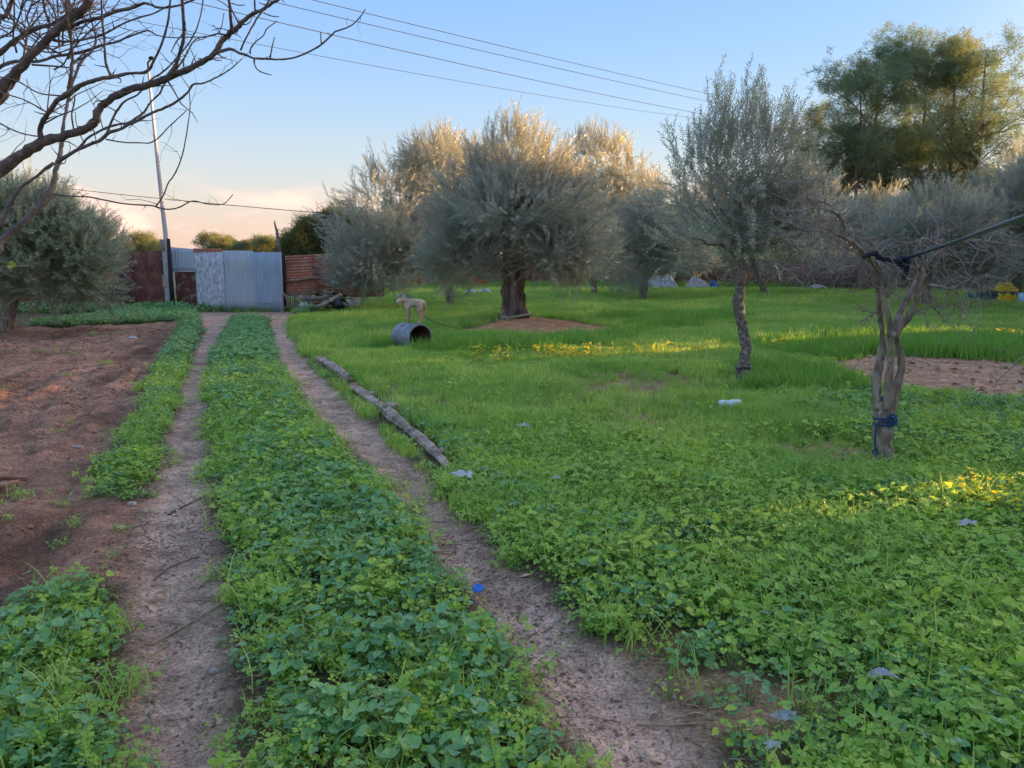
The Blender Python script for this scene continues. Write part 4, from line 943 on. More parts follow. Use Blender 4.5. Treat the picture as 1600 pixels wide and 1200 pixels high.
# ================================================================ TALL NEEDLE TREES, FAR TREES, BUSH
def airy_tree(name, base, H, crown_w, seed, label, group, sprays=CSP, skey='needles', trunk_r=.22, lean=0, dens=1.0, sc=(.6, 1.15), low_=.15, path=None):
    rr = random.Random(seed); t = thing(name, base, label, 'tree', group); mb = MB()
    base = Vector(base)
    if path: tp = [base] + path
    else: tp = [base + Vector((lean * H * (k / 6) ** 1.3 + rr.uniform(-.03, .03) * H, rr.uniform(-.03, .03) * H, H * .95 * k / 6)) for k in range(7)]; tp[0] = base
    k_ = len(tp) - 1
    mb.tube(tp, [trunk_r * (1 - .85 * i / k_) for i in range(k_ + 1)], 8, 0, .06); mb.build('trunk', BARK_D, t)
    mb = MB(); tips = []
    nb = int((22 if skey == 'needles' else 14) * dens)
    for i in range(nb):
        s = rr.uniform(low_, .98); f_ = s * k_; j = min(int(f_), k_ - 1); p = tp[j].lerp(tp[j + 1], f_ - j)
        a = rr.uniform(0, 6.28); L = crown_w * (1.15 - .75 * abs(s - .45)) * rr.uniform(.5, 1.0); rise = rr.uniform(-.1, 1.1)
        e = p + Vector((math.cos(a) * L, math.sin(a) * L, L * rise)); e.z = min(e.z, base.z + H * rr.uniform(.9, 1.03))
        pts = wob(p, e, 5, .06, rr); r0 = trunk_r * .38 * (1.1 - s)
        mb.tube(pts, [r0 * (1 - .8 * q / 5) + .01 for q in range(6)], 5)
        for q in range(7):
            j2 = rr.randint(1, 5); e2 = pts[j2] + Vector((rr.gauss(0, .22) * crown_w, rr.gauss(0, .22) * crown_w, rr.uniform(-.05, .35) * crown_w)); mb.tube([pts[j2], e2], [.02, .01], 3, cap=False); tips.append((e2, crown_w * rr.uniform(.12, .24)))
        tips.append((e, crown_w * .22))
    tips.append((tp[-1], crown_w * .25))
    lb = mb.build('limbs', BARK_D, t); lb['kind'] = 'stuff'
    g = np.random.default_rng(seed); P = []
    for p, r in tips:
        n_ = int((2.9 if skey == 'needles' else 6) * dens * (r / .6)) + (1 if skey == 'needles' else 2)
        P.append(np.array(p) + g.normal(0, 1, (n_, 3)) * r * np.array([.55, .55, .5]))
    P = np.concatenate(P); V = g.normal(0, .35, (len(P), 3)); V[:, 2] += 1
    scatter('crown', skey, sprays, P, dir_euler(V, g.uniform(0, 6.28, len(P))), g.uniform(sc[0], sc[1], len(P)), None, t)
    return t
CY = 60.0
def ctree(px_, top, w, seed, label, dY=0, path=None, **k):
    b_ = pd(px_, 412, CY + dY); H = pd(px_, top, CY + dY).z
    if path: path = [pd(x, y, CY + dY) for x, y in path]
    k.setdefault('sc', (.7, 1.25)); return airy_tree('needle_leaved_tree', (b_.x, b_.y, 0), H, w * 1.3, seed, label, 'tall needle leaved trees behind the grove', path=path, **k)
ctree(1245, 158, 1.5, 1, 'slim pale needle leaved tree standing apart, left of the tall clump', 4, dens=.9)
ctree(1325, 112, 3.0, 2, 'dark needle leaved tree at the left end of the tall clump', 0, dens=1.25)
ctree(1372, 92, 3.0, 3, 'needle leaved tree with a bare fork low in the clump', 2, dens=1.2, path=[(1378, 330), (1375, 270), (1368, 200), (1372, 140), (1370, 100)])
ctree(1440, 66, 3.2, 4, 'tallest dark needle leaved tree in the middle of the clump', 1, dens=1.25, path=[(1424, 330), (1432, 270), (1443, 200), (1448, 140), (1446, 75)])
ctree(1490, 72, 3.1, 5, 'needle leaved tree with golden lit lower boughs', -1, dens=1.15, path=[(1483, 330), (1484, 280), (1487, 210), (1492, 130), (1490, 80)])
ctree(1550, 72, 3.4, 6, 'golden needle leaved tree with a thick bare reddish trunk', -3, dens=.95, trunk_r=.30, low_=.35, path=[(1520, 340), (1519, 290), (1528, 240), (1535, 200), (1536, 150), (1540, 90)])
ctree(1610, 82, 3.2, 7, 'sparse golden needle leaved tree cut by the right edge', 0, dens=.8)
ctree(1290, 230, 2.6, 8, 'low dark needle leaved tree filling the foot of the clump', 3, dens=1.2)
ctree(1470, 215, 2.8, 10, 'low green and gold needle leaved tree under the clump', 4, dens=1.1)
# small far trees behind the gate
FYD = 85.0
for i, (px_, top, w, desc) in enumerate([(163, 374, 1.3, 'far small tree just clear of the left olive crown'), (180, 378, 1.0, 'thin far tree second from the left olive crown'), (197, 377, 1.0, 'narrow far tree above the brown fence'), (215, 371, 2.0, 'broad rounded far tree above the brown fence'),
        (236, 380, 1.1, 'low far tree just left of the broken stake'), (250, 381, 1.1, 'far tree top beside the gate post'), (333, 371, 1.7, 'round far tree above the whitewashed gate panel'), (357, 374, 1.0, 'slim far tree above the grey gate panel'),
        (368, 375, 1.0, 'second slim far tree close beside the first above the grey panel'), (381, 385, 1.3, 'low far tree between the slim pair and the wide clump'), (395, 378, 1.4, 'far tree above the blue grey panel'), (410, 376, 1.4, 'far tree just left of the dead post'), (424, 378, 1.4, 'far tree right behind the dead post'), (440, 381, 1.6, 'far tree at the foot of the dark bush')]):
    b_ = pd(px_, 412, FYD + (i % 3) * 4); H = pd(px_, top, b_.y).z
    airy_tree('far_tree', (b_.x, b_.y, 0), H, w, 300 + i, desc, 'small far trees on the skyline behind the gate', FSP, 'far_needles', .12, dens=.7, sc=(.8, 1.3), low_=.3, )
# big bush right of the gate
bb = thing('large_bush', (pd(500, 412, 36).x, 36, 0), 'large rounded dark bush tinged gold behind the rust red fence', 'bush')
P, V = crown_points([blob_at(505, 380, 36, 42, 40), blob_at(475, 395, 36, 32, 30), blob_at(530, 375, 36.5, 38, 38), blob_at(455, 400, 36, 22, 20)], 1100, 55, .4, 2, .3, .3)
g = np.random.default_rng(5); scatter('crown', 'bush', BSP, P, dir_euler(V, g.uniform(0, 6.28, len(P))), g.uniform(.5, .9, len(P)), None, bb)
mb = MB(); rr = random.Random(4)
for i in range(9): mb.tube(wob((bb.location.x + rr.uniform(-.4, .4), 36, 0), pd(rr.uniform(455, 540), rr.uniform(360, 395), 36), 4, .08, rr), [.09, .07, .05, .035, .02], 5)
mb.build('stem', BARK_D, bb)
# far tree line closing the plain
rr = random.Random(77)
hb = MB(); P = []
for i in range(2600):
    a = rr.uniform(-1.3, 1.3); d_ = rr.uniform(150, 210); P.append((math.sin(a) * d_, math.cos(a) * d_, abs(rr.gauss(0, 1.0)) * 1.0 + (math.sin(a * 31) + 1) * .5))
P = np.array(P); V = rng.normal(0, .4, P.shape); V[:, 2] += 1
scatter('far_treeline', 'far_needles', FSP, P, dir_euler(V, rng.uniform(0, 6.28, len(P))), rng.uniform(2.5, 5, len(P)))

# ================================================================ BARE TREE ON THE RIGHT
def smooth(pts, rad, sub=4):
    n_ = len(pts); P, Rr = [], []
    for i in range(n_ - 1):
        p0, p1, p2, p3 = pts[max(i - 1, 0)], pts[i], pts[i + 1], pts[min(i + 2, n_ - 1)]
        for q in range(sub):
            t = q / sub
            P.append(0.5 * ((2 * p1) + (-p0 + p2) * t + (2 * p0 - 5 * p1 + 4 * p2 - p3) * t * t + (-p0 + 3 * p1 - 3 * p2 + p3) * t ** 3)); Rr.append(rad[i] + (rad[i + 1] - rad[i]) * t)
    P.append(pts[-1]); Rr.append(rad[-1]); return P, Rr
def knob(P, Rr, rr, a=.14, j=.15):
    return ([p + Vector((rr.uniform(-1, 1), rr.uniform(-1, 1), rr.uniform(-1, 1))) * r * j for p, r in zip(P, Rr)], [r * (1 + rr.uniform(-a, a * 1.6) * (rr.random() < .5)) for r in Rr])
def twig(mb, p, d, L, r, rr, depth=0, kink=.35, fork=.5, up=.0, n=5):
    pts = [p.copy()]; rs = [r]; d = d.normalized()
    for i in range(n):
        d = (d + Vector((rr.gauss(0, kink), rr.gauss(0, kink), rr.gauss(0, kink) + up))).normalized(); pts.append(pts[-1] + d * L / n); rs.append(r * (1 - .7 * (i + 1) / n))
        if depth > 0 and rr.random() < fork:
            s = rr.uniform(.35, .7); dd = (d + Vector((rr.gauss(0, .7), rr.gauss(0, .7), rr.gauss(0, .7)))).normalized(); twig(mb, pts[-1], dd, L * s, rs[-1] * .75, rr, depth - 1, kink, fork, up, n)
    mb.tube(pts, rs, 4 if r < .006 else 5, 0, cap=False)
BT = pg(1380, 724); BY = BT.y
bare = thing('bare_tree', (BT.x, BY, gz(BT.x, BY)), 'small bare many stemmed tree with blue rope round its foot and tangled leafless twigs', 'tree')
rr = random.Random(12); s_ = mpp(BY)
def stem(pix, wid, dys=None, name='stem', n=10, rough=.16, m=BARK):
    pts = [pd(x, y, BY + (dys[i] if dys else 0)) for i, (x, y) in enumerate(pix)]; P, Rr = smooth(pts, [w * s_ / 2 * (.68 if name == 'stem' else .86 if name == 'trunk' else .9) for w in wid]); P, Rr = knob(P, Rr, rr, .12, .12)
    mb = MB(); mb.tube(P, Rr, n if n < 10 else 14, 0, rough * .5, flute=(.16, 3, .3)); mb.build(name, m, bare); return P, Rr
ST = []
ST.append(stem([(1381, 732), (1381, 716), (1382, 690), (1381, 660), (1380, 640), (1379, 622)], [36, 32, 27, 28, 30, 28], name='trunk', n=14))
ST.append(stem([(1372, 640), (1369, 610), (1371, 585), (1376, 560), (1378, 530), (1377, 505), (1374, 480), (1370, 452), (1362, 432), (1352, 420)], [20, 20, 19, 16, 11, 12, 12, 12, 10, 9], [.0, .02, .03, .05, .05, .04, .02, .0, -.05, -.1]))
ST.append(stem([(1385, 640), (1389, 605), (1391, 570), (1392, 545), (1392, 520)], [22, 20, 14, 14, 18], [-.05] * 5))
ST.append(stem([(1392, 645), (1400, 610), (1408, 580), (1408, 555), (1402, 535), (1395, 520)], [18, 20, 16, 15, 12, 14], [.03, .05, .06, .05, .02, 0]))
ST.append(stem([(1390, 525), (1389, 500), (1382, 470), (1378, 445), (1376, 420), (1372, 400), (1368, 380)], [15, 12, 11, 11, 9, 8, 6], [-.05, -.05, -.06, -.04, 0, .05, .1]))
ST.append(stem([(1394, 525), (1402, 500), (1412, 478), (1424, 455), (1432, 440), (1438, 425)], [16, 13, 14, 13, 11, 9], [.05, .1, .15, .2, .22, .25]))
ST.append(stem([(1398, 525), (1412, 505), (1426, 484), (1433, 462), (1436, 445), (1441, 428), (1436, 412), (1430, 400)], [17, 15, 14, 13, 12, 12, 9, 7], [0, -.02, -.05, -.08, -.1, -.1, -.1, -.1]))
# the long limb to the upper left, and its forks
ST.append(stem([(1378, 428), (1366, 412), (1355, 400), (1342, 388), (1330, 378), (1322, 373)], [10, 9, 8, 8, 7, 6], [0, -.1, -.15, -.2, -.25, -.3], 'branch'))
ST.append(stem([(1322, 373), (1318, 350), (1312, 337), (1305, 333), (1290, 327), (1270, 325), (1250, 330), (1225, 328)], [5, 4.5, 4.5, 4.5, 3.5, 3, 2.5, 1.5], [-.3, -.3, -.35, -.35, -.4, -.4, -.45, -.5], 'branch', 6))
ST.append(stem([(1306, 334), (1300, 322), (1285, 316), (1265, 314), (1235, 316)], [3.5, 3, 2.5, 2, 1.2], [-.35, -.3, -.25, -.2, -.2], 'branch', 6))
ST.append(stem([(1271, 322), (1262, 308), (1252, 296), (1240, 285)], [2.5, 2, 1.5, 1], [-.4, -.4, -.4, -.4], 'branch', 5))
ST.append(stem([(1322, 373), (1308, 367), (1296, 360), (1280, 360), (1255, 360), (1240, 352), (1215, 342), (1190, 330)], [5.5, 5, 4.5, 4, 3.5, 3, 2, 1], [-.3, -.35, -.35, -.4, -.4, -.45, -.5, -.6], 'branch', 6))
# right hand limbs
ST.append(stem([(1436, 462), (1450, 446), (1470, 448), (1485, 451), (1500, 446), (1515, 437), (1530, 432), (1545, 430)], [7, 6, 5.5, 5, 4.5, 4, 3, 2], [-.1, -.15, -.2, -.25, -.3, -.3, -.35, -.4], 'branch', 7))
ST.append(stem([(1512, 438), (1528, 445), (1538, 458), (1548, 475)], [3, 2.5, 2, 1.2], [-.3, -.3, -.3, -.3], 'branch', 5))
ST.append(stem([(1440, 425), (1452, 408), (1465, 395), (1480, 385), (1500, 377), (1530, 376), (1560, 380), (1600, 387)], [9, 7.5, 6.5, 5.5, 5, 4.5, 4, 3], [0, .0, -.05, -.1, -.15, -.2, -.25, -.3], 'branch', 7))
ST.append(stem([(1548, 379), (1556, 392), (1560, 405), (1574, 416)], [3, 2.5, 2, 1.4], [-.22, -.25, -.28, -.3], 'branch', 5))
ST.append(stem([(1445, 415), (1460, 390), (1466, 360), (1468, 330), (1472, 300), (1478, 278)], [5, 4, 3.2, 2.6, 2, 1.2], [.1, .1, .1, .1, .1, .1], 'branch', 6))
ST.append(stem([(1435, 420), (1428, 405), (1435, 385), (1442, 372), (1460, 380), (1475, 384)], [7, 6, 5, 4.5, 4, 3], [-.2, -.2, -.2, -.15, -.1, -.05], 'branch', 6))
ST.append(stem([(1376, 425), (1375, 405), (1368, 388), (1358, 375), (1372, 370), (1388, 362)], [8, 7, 6, 5, 3.5, 2], [.1, .15, .2, .2, .2, .2], 'branch', 6))
ST.append(stem([(1424, 494), (1440, 482), (1455, 480), (1468, 490), (1474, 500)], [3, 3, 2.5, 2, 1.2], [-.05, -.1, -.1, -.1, -.1], 'branch', 5))
ST.append(stem([(1445, 453), (1458, 465), (1470, 480), (1474, 502)], [3, 2.6, 2, 1.2], [-.1, -.15, -.2, -.2], 'branch', 5))
ST.append(stem([(1494, 458), (1500, 466), (1502, 482), (1499, 496)], [2.6, 2.2, 2, 1.4], [-.25] * 4, 'branch', 5))
ST.append(stem([(1374, 487), (1366, 490), (1360, 495)], [4, 3, 2], [0, -.05, -.1], 'branch', 5))
ST.append(stem([(1385, 465), (1394, 455), (1400, 446), (1402, 425)], [4, 3.4, 3, 2], [-.05, -.1, -.1, -.1], 'branch', 5))
ST.append(stem([(1340, 392), (1315, 402), (1290, 403), (1268, 405), (1258, 420)], [2.6, 2.4, 2, 1.8, 1.2], [-.3] * 5, 'branch', 5))
mb = MB()
for P, Rr in ST[7:]:
    L_ = sum((P[i + 1] - P[i]).length for i in range(len(P) - 1))
    for _ in range(int(L_ * 26) + 4):
        i = rr.randint(1, len(P) - 2); d = Vector((rr.gauss(-.35 if P[i].x < BT.x else .2, .7), rr.gauss(0, .6), rr.gauss(-.1, .6)))
        twig(mb, P[i], d, rr.uniform(.10, .42), min(.0042, Rr[i] * .6), rr, 2, .28, .38, -.03, 6)
for _ in range(45):       # the tangle round the fork
    p = pd(rr.uniform(1240, 1480), rr.uniform(350, 440), BY + rr.uniform(-.5, .4)); twig(mb, p, Vector((rr.gauss(-.5, .7), rr.gauss(0, .5), rr.gauss(-.1, .6))), rr.uniform(.2, .6), .0035, rr, 2, .25, .4, -.02, 6)
tw = mb.build('twigs', TWIGG, bare); tw['kind'] = 'stuff'
# low branch hanging in from the right edge
hb_ = thing('fallen_branch', pg(1560, 620), 'thin crooked dead branch sticking up at the right edge beside the bare patch', 'branch')
mb = MB(); HY = pg(1555, 615).y - .3
P, Rr = smooth([pd(x, y, HY) for x, y in [(1553, 612), (1558, 596), (1575, 580), (1592, 562), (1612, 548)]], [.004, .006, .007, .008, .009]); mb.tube(P, Rr, 6, 0, .1)
for st, en in (((1558, 596), (1546, 578)), ((1546, 588), (1552, 604)), ((1598, 556), (1570, 545)), ((1572, 548), (1555, 545))): mb.tube(wob(pd(*st, HY), pd(*en, HY), 4, .1, rr), .004, 5)
mb.build('twig', TWIGG, hb_)

# things tied to the bare tree
BROPE = mat('blue_rope', (0.025, 0.10, 0.22), (0.015, 0.055, 0.13), 60, .7, .8, 120)
def rope_ring(c, r, rt, tilt_, m, name, parent, n=26, seed=0, squash=1):
    rr = random.Random(seed); pts = []
    for i in range(n + 1):
        a = 2 * math.pi * i / n; pts.append(Vector(c) + Vector((math.cos(a) * r, math.sin(a) * r * squash, tilt_ * math.cos(a + .5) + rr.uniform(-.1, .1) * rt)))
    mb = MB(); mb.tube(pts, rt, 6, 0, .12, cap=False); return mb.build(name, m, parent)
br = thing('blue_rope', pd(1382, 655, BY), 'knotted blue rope tied round the foot of the bare tree with a dangling end', 'rope')
for k, (yy, r, t_) in enumerate(((652, .082, .012), (657, .080, -.010), (662, .083, .006))): rope_ring(pd(1383, yy, BY), r, .008, t_, BROPE, 'coil', br, seed=k)
mb = MB(); q = BY - .10
P, Rr = smooth([pd(x, y, q) for x, y in [(1392, 652), (1402, 656), (1396, 662), (1386, 655), (1393, 648), (1400, 652), (1390, 664), (1388, 670)]], [.008] * 8); mb.tube(P, Rr, 6); mb.build('knot', BROPE, br)
mb = MB(); P, Rr = smooth([pd(x, y, q) for x, y in [(1374, 660), (1369, 668), (1367, 690), (1369, 702), (1372, 707), (1366, 710), (1364, 704), (1371, 702)]], [.007] * 8); mb.tube(P, Rr, 6); mb.build('loose_end', BROPE, br)
BLACKF = mat('black_cloth', (0.012, 0.015, 0.026), (0.03, 0.035, 0.05), 12, .75)
bc = thing('black_cloth_tie', pd(1395, 408, BY - .2), 'black strip of cloth knotted across the branches of the bare tree', 'cloth')
def strip(pix, w, Y_, name, parent, m, th=.012):
    mb = MB(); P, Rr = smooth([pd(x, y, Y_) for x, y in pix], [q * mpp(Y_) / 2 for q in w]); n_ = 8; vs, fs = [], []
    for i, (p, r) in enumerate(zip(P, Rr)):
        t = (P[min(i + 1, len(P) - 1)] - P[max(i - 1, 0)]).normalized(); u = Vector((0, 1, 0)); wv = t.cross(u).normalized()
        for j in range(n_): a = 2 * math.pi * j / n_; k = 1 + .25 * math.sin(i * 1.7 + j * 2); vs.append(p + wv * math.cos(a) * r * k + u * math.sin(a) * (th + r * .35) * k)
    for i in range(len(P) - 1):
        for j in range(n_): a, b_ = i * n_ + j, i * n_ + (j + 1) % n_; fs.append((a, b_, b_ + n_, a + n_))
    fs.append(tuple(range(n_))); fs.append(tuple(range((len(P) - 1) * n_, len(P) * n_))); mb.add(vs, fs); return mb.build(name, m, parent)
strip([(1348, 402), (1358, 398), (1368, 396), (1375, 403), (1388, 406), (1400, 409), (1412, 411), (1418, 408)], [4, 8, 9, 8, 7, 8, 9, 6], BY - .22, 'strip', bc, BLACKF)
strip([(1400, 412), (1405, 404), (1414, 404), (1418, 411), (1410, 416), (1402, 413)], [5, 8, 10, 9, 7, 4], BY - .25, 'knot', bc, BLACKF)
strip([(1416, 410), (1417, 420), (1414, 430), (1411, 437)], [7, 8, 7, 6], BY - .24, 'tail', bc, BLACKF)
mb = MB(); a, b_ = pd(1412, 405, BY - .24), pd(1475, 384, BY - .75); c_ = pd(1604, 338, 2.9)
mb.tube([a, a.lerp(b_, .5), b_, b_.lerp(c_, .35), b_.lerp(c_, .7), c_, c_ + (c_ - b_) * 1.2], .0125, 8)
CAB = mat('black_plastic_hose', (0.03, 0.045, 0.075), (0.05, 0.07, 0.10), 3, .35, spec=.5)
solo(mb, 'black_hose', CAB, a, 'taut black hose running from the bare tree up out of the right edge', 'hose')

# ================================================================ BARE TREE AT THE UPPER LEFT
FT = thing('leafless_tree', (-4.2, 3.6, 0), 'near leafless tree reaching dark and sunlit branches in from the upper left', 'tree')
rr = random.Random(31)
def fl(pix, Y0_, Y1_, m=BARK_F, name='branch', parent=FT, n=9, lead=None, tw=1.0, up=.05):
    k = len(pix) - 1; pts = [pd(x, y, Y0_ + (Y1_ - Y0_) * i / k) for i, (x, y, w) in enumerate(pix)]; rad = [w * .84 * mpp(Y0_ + (Y1_ - Y0_) * i / k) / 2 for i, (x, y, w) in enumerate(pix)]
    if lead: pts = lead + pts; rad = [rad[0] * (1.25 + .15 * (len(lead) - i)) for i in range(len(lead))] + rad
    P, Rr = smooth(pts, rad, 4); P, Rr = knob(P, Rr, rr, .10, .22)
    mb = MB(); mb.tube(P, Rr, n if pix[0][2] > 6 else 6, 0, .07); mb.build(name, m, parent); FL.append((P, Rr, m, tw, up)); return P
FL = []
crotch = Vector((-3.7, 3.5, 1.35))
mb = MB(); P, Rr = smooth([Vector((-4.2, 3.6, -.05)), Vector((-4.1, 3.6, .5)), Vector((-3.95, 3.55, 1.0)), crotch], [.17, .14, .13, .12]); mb.tube(P, Rr, 14, 0, .08); mb.build('trunk', BARK_F, FT)
fl([(-60, 300, 27), (0, 262, 24), (30, 245, 20), (65, 222, 18), (95, 215, 15), (135, 200, 13), (148, 190, 15), (155, 172, 13), (165, 160, 12), (190, 145, 12), (220, 135, 12), (250, 127, 12), (290, 110, 10), (320, 95, 9), (335, 83, 9), (350, 60, 9), (362, 50, 10), (372, 42, 8), (380, 33, 7), (395, 22, 7), (410, 15, 6), (420, 8, 6), (444, -6, 5)], 3.2, 2.9, lead=[crotch, Vector((-3.0, 3.3, 1.65))])
fl([(68, 222, 11), (62, 205, 9), (68, 188, 8), (80, 170, 8), (92, 155, 9), (107, 146, 10), (125, 134, 8), (150, 125, 7), (175, 120, 7), (205, 114, 5), (230, 112, 5), (240, 95, 4), (252, 70, 4), (262, 35, 3.5), (267, -5, 3)], 3.15, 2.9)
fl([(107, 146, 8), (110, 120, 6), (113, 85, 5), (108, 45, 4.5), (102, 0, 4), (98, -30, 3)], 3.1, 3.0, tw=.8)
fl([(175, 120, 6), (165, 98, 4.5), (163, 60, 4), (160, 30, 4), (158, -10, 3)], 3.05, 3.0, tw=.8)
fl([(258, 127, 9), (275, 100, 6), (287, 60, 6), (287, 30, 5.5), (283, -10, 5)], 3.03, 2.9, BARK_G, tw=.5)
fl([(362, 50, 7), (360, 25, 5), (357, -8, 5)], 2.95, 2.9)
fl([(335, 84, 6), (348, 79, 6), (362, 77, 5), (372, 82, 5), (385, 86, 4.5), (397, 91, 4), (420, 92, 3.5), (435, 93, 3), (460, 90, 3), (480, 82, 3), (500, 71, 3), (518, 55, 3), (525, 49, 2.6), (545, 42, 2.2), (560, 30, 2), (571, 14, 1.4)], 2.93, 2.7, tw=.5)
for q in ([(397, 91, 4), (398, 102, 2.5), (404, 110, 2.2), (415, 115, 1.8), (424, 117, 1.4)], [(391, 85, 3), (392, 75, 2.5), (400, 65, 2.2), (412, 55, 2.2), (417, 45, 2), (433, 33, 1.6)], [(422, 90, 2.6), (425, 75, 2.2), (429, 58, 1.6)], [(502, 70, 2.4), (501, 50, 1.5)], [(376, 78, 3.5), (383, 62, 3), (395, 40, 3), (402, 28, 3), (415, 10, 3), (424, -6, 3)], [(412, 20, 2.5), (424, 25, 2), (436, 26, 1.5)], [(362, 5, 2.5), (372, 8, 2), (382, 8, 1.4)], [(517, 56, 2), (512, 51, 1.3)]): fl(q, 2.8, 2.75, tw=.3)
# the warm-lit limb further up and its forks
fl([(-30, 165, 27), (0, 138, 25), (20, 118, 18), (50, 85, 14), (75, 62, 13), (90, 46, 15), (105, 32, 14), (125, 20, 13), (142, -3, 13)], 4.0, 3.8, lead=[crotch, Vector((-3.4, 3.8, 2.0))])
fl([(95, 44, 10), (110, 41, 7), (130, 34, 6), (155, 28, 6), (180, 18, 6), (205, 13, 5), (225, 5, 5), (250, 12, 4), (280, 8, 3.5), (308, -3, 3)], 3.95, 3.7)
fl([(78, 58, 7), (90, 64, 5), (105, 65, 4.5), (140, 60, 4), (165, 52, 3.5), (190, 38, 3), (215, 28, 3), (240, 21, 2.5), (265, 8, 2)], 3.95, 3.7)
fl([(-20, 100, 9), (0, 82, 9), (25, 62, 8), (50, 47, 8), (80, 38, 6), (100, 26, 5), (125, 12, 4), (150, -3, 3)], 4.2, 4.0)
fl([(-20, 120, 6), (15, 98, 6), (60, 96, 5), (85, 88, 5), (110, 85, 5), (140, 78, 5), (155, 72, 4), (180, 66, 3.5), (200, 58, 3), (230, 48, 3), (245, 55, 2.5), (270, 59, 2), (300, 58, 2), (320, 58, 1.6)], 4.1, 3.9, BARK_G)
fl([(-10, 30, 7), (8, 26, 6), (18, 5, 5), (22, -15, 5)], 4.2, 4.1); fl([(-5, 62, 3), (20, 48, 3), (30, 25, 3), (38, 5, 3), (50, -10, 3)], 4.3, 4.2); fl([(78, 38, 4), (70, 15, 4), (66, -10, 4)], 4.0, 3.9); fl([(52, 47, 3), (42, 30, 3), (48, 10, 3), (55, -10, 2)], 4.2, 4.2)
# paler limbs lower down
d1 = fl([(-30, 405, 14), (0, 378, 12), (30, 352, 11), (60, 325, 11), (75, 305, 11), (82, 290, 9), (87, 268, 9), (92, 250, 9), (95, 235, 7), (97, 215, 6), (100, 190, 5), (105, 165, 5), (110, 140, 5), (118, 115, 5), (130, 92, 5), (143, 80, 4), (150, 60, 3.5), (142, 30, 3), (139, 5, 3)], 3.6, 3.9, BARK_G, lead=[crotch + Vector((0, 0, -.25)), Vector((-3.3, 3.6, 1.3))])
fl([(90, 253, 8), (110, 240, 6), (135, 228, 6), (155, 220, 6), (170, 207, 7), (185, 203, 5), (200, 195, 5), (215, 188, 5), (240, 175, 4.5), (265, 165, 4.5), (290, 148, 4), (302, 132, 3.5), (318, 130, 3), (340, 120, 2.5), (360, 108, 2), (378, 92, 1.6)], 3.65, 3.4, BARK_G)
fl([(168, 207, 5), (174, 190, 4), (185, 170, 4), (195, 158, 3.5), (215, 148, 3), (235, 125, 3), (255, 140, 3) , (262, 130, 3), (275, 105, 3), (290, 75, 2.5), (305, 50, 2.5), (313, 25, 2), (318, -5, 2)][:6] + [(255, 112, 3), (275, 92, 3), (300, 60, 2.5), (312, 30, 2), (318, -5, 2)], 3.6, 3.5, BARK_G)
fl([(120, 236, 5), (135, 218, 4), (155, 205, 4), (180, 195, 4), (200, 192, 4), (225, 175, 3.5), (235, 160, 3), (250, 145, 3), (258, 130, 3), (285, 95, 3), (305, 62, 2), (335, 55, 2), (345, 45, 1.5), (350, 20, 1.2)], 3.65, 3.6, BARK_G)
fl([(83, 255, 6), (57, 275, 5), (33, 293, 6), (22, 308, 7), (10, 330, 8), (0, 348, 9), (-30, 372, 10)], 3.6, 3.62, BARK_G)
fl([(80, 302, 5), (92, 305, 3.5), (105, 306, 3), (140, 308, 3), (165, 313, 3), (200, 319, 3), (235, 321, 3), (247, 324, 3), (262, 327, 2.5), (280, 324, 2.4), (300, 314, 2.2), (320, 318, 2), (340, 320, 1.6), (352, 317, 1.5), (364, 304, 1.2)], 3.55, 3.4, tw=.6)
fl([(244, 322, 2.8), (255, 306, 2.5), (262, 288, 2.4), (275, 268, 2.4), (285, 242, 2.2), (293, 200, 2), (297, 165, 1.8), (295, 140, 1.4)], 3.42, 3.3, tw=.5)
fl([(166, 218, 3), (190, 222, 2.5), (215, 223, 2.4), (235, 223, 2.2), (250, 213, 2), (262, 200, 2), (275, 188, 1.8), (292, 172, 1.4)], 3.6, 3.4)
fl([(95, 150, 3), (60, 145, 2.5), (30, 128, 2.5), (10, 122, 2.5), (-15, 118, 3)], 3.2, 3.3); fl([(74, 176, 3), (55, 165, 2.5), (35, 155, 2.5), (5, 145, 3), (-20, 132, 3)], 3.2, 3.3)
fl([(62, 213, 3), (40, 210, 2.6), (20, 203, 2.6), (0, 193, 3), (-20, 184, 3)], 3.2, 3.3)
fl([(116, 205, 3), (112, 180, 2.6), (116, 160, 2.4), (117, 148, 2)], 3.15, 3.1)
mbs = {}
for P, Rr, m, tw_, up_ in FL:
    mb = mbs.setdefault(m.name, (MB(), m))[0]; L_ = sum((P[i + 1] - P[i]).length for i in range(len(P) - 1))
    for _ in range(int(L_ * 13 * tw_)):
        i = rr.randint(1, len(P) - 1)
        if Rr[i] > .030 and rr.random() < .6: continue
        d = Vector((rr.gauss(0, .8), rr.gauss(0, .8), rr.gauss(.25, .7))); Lt = rr.choice([.03, .05, .06, .12, .22]) * rr.uniform(.7, 1.3)
        twig(mb, P[i], d, Lt, min(.0035, Rr[i] * .5), rr, 1 if Lt > .1 else 0, .3, .35, up_, 4)
mb = mbs[BARK_F.name][0]
for _ in range(46):        # fine growth crowding the corner
    p = pd(rr.uniform(-20, 110), rr.uniform(-10, 110), rr.uniform(3.9, 4.4)); twig(mb, p, Vector((rr.gauss(.3, .5), rr.gauss(0, .5), rr.gauss(.5, .5))), rr.uniform(.3, .7), .005, rr, 2, .22, .4, .06, 6)
for mb, m in mbs.values(): o = mb.build('twigs', m, FT); o['kind'] = 'stuff'
YL = mat('yellow_leaf', (0.42, 0.42, 0.04), (0.30, 0.36, 0.04), 9, .6)
mb = MB(); mallow_leaf(mb, pd(18, 414, 3.5), Vector((.2, -1, .5)), Vector((1, 0, -.1)), .022, rr, 0); mb.tube([pd(-10, 424, 3.5), pd(14, 415, 3.5)], .002, 4); 
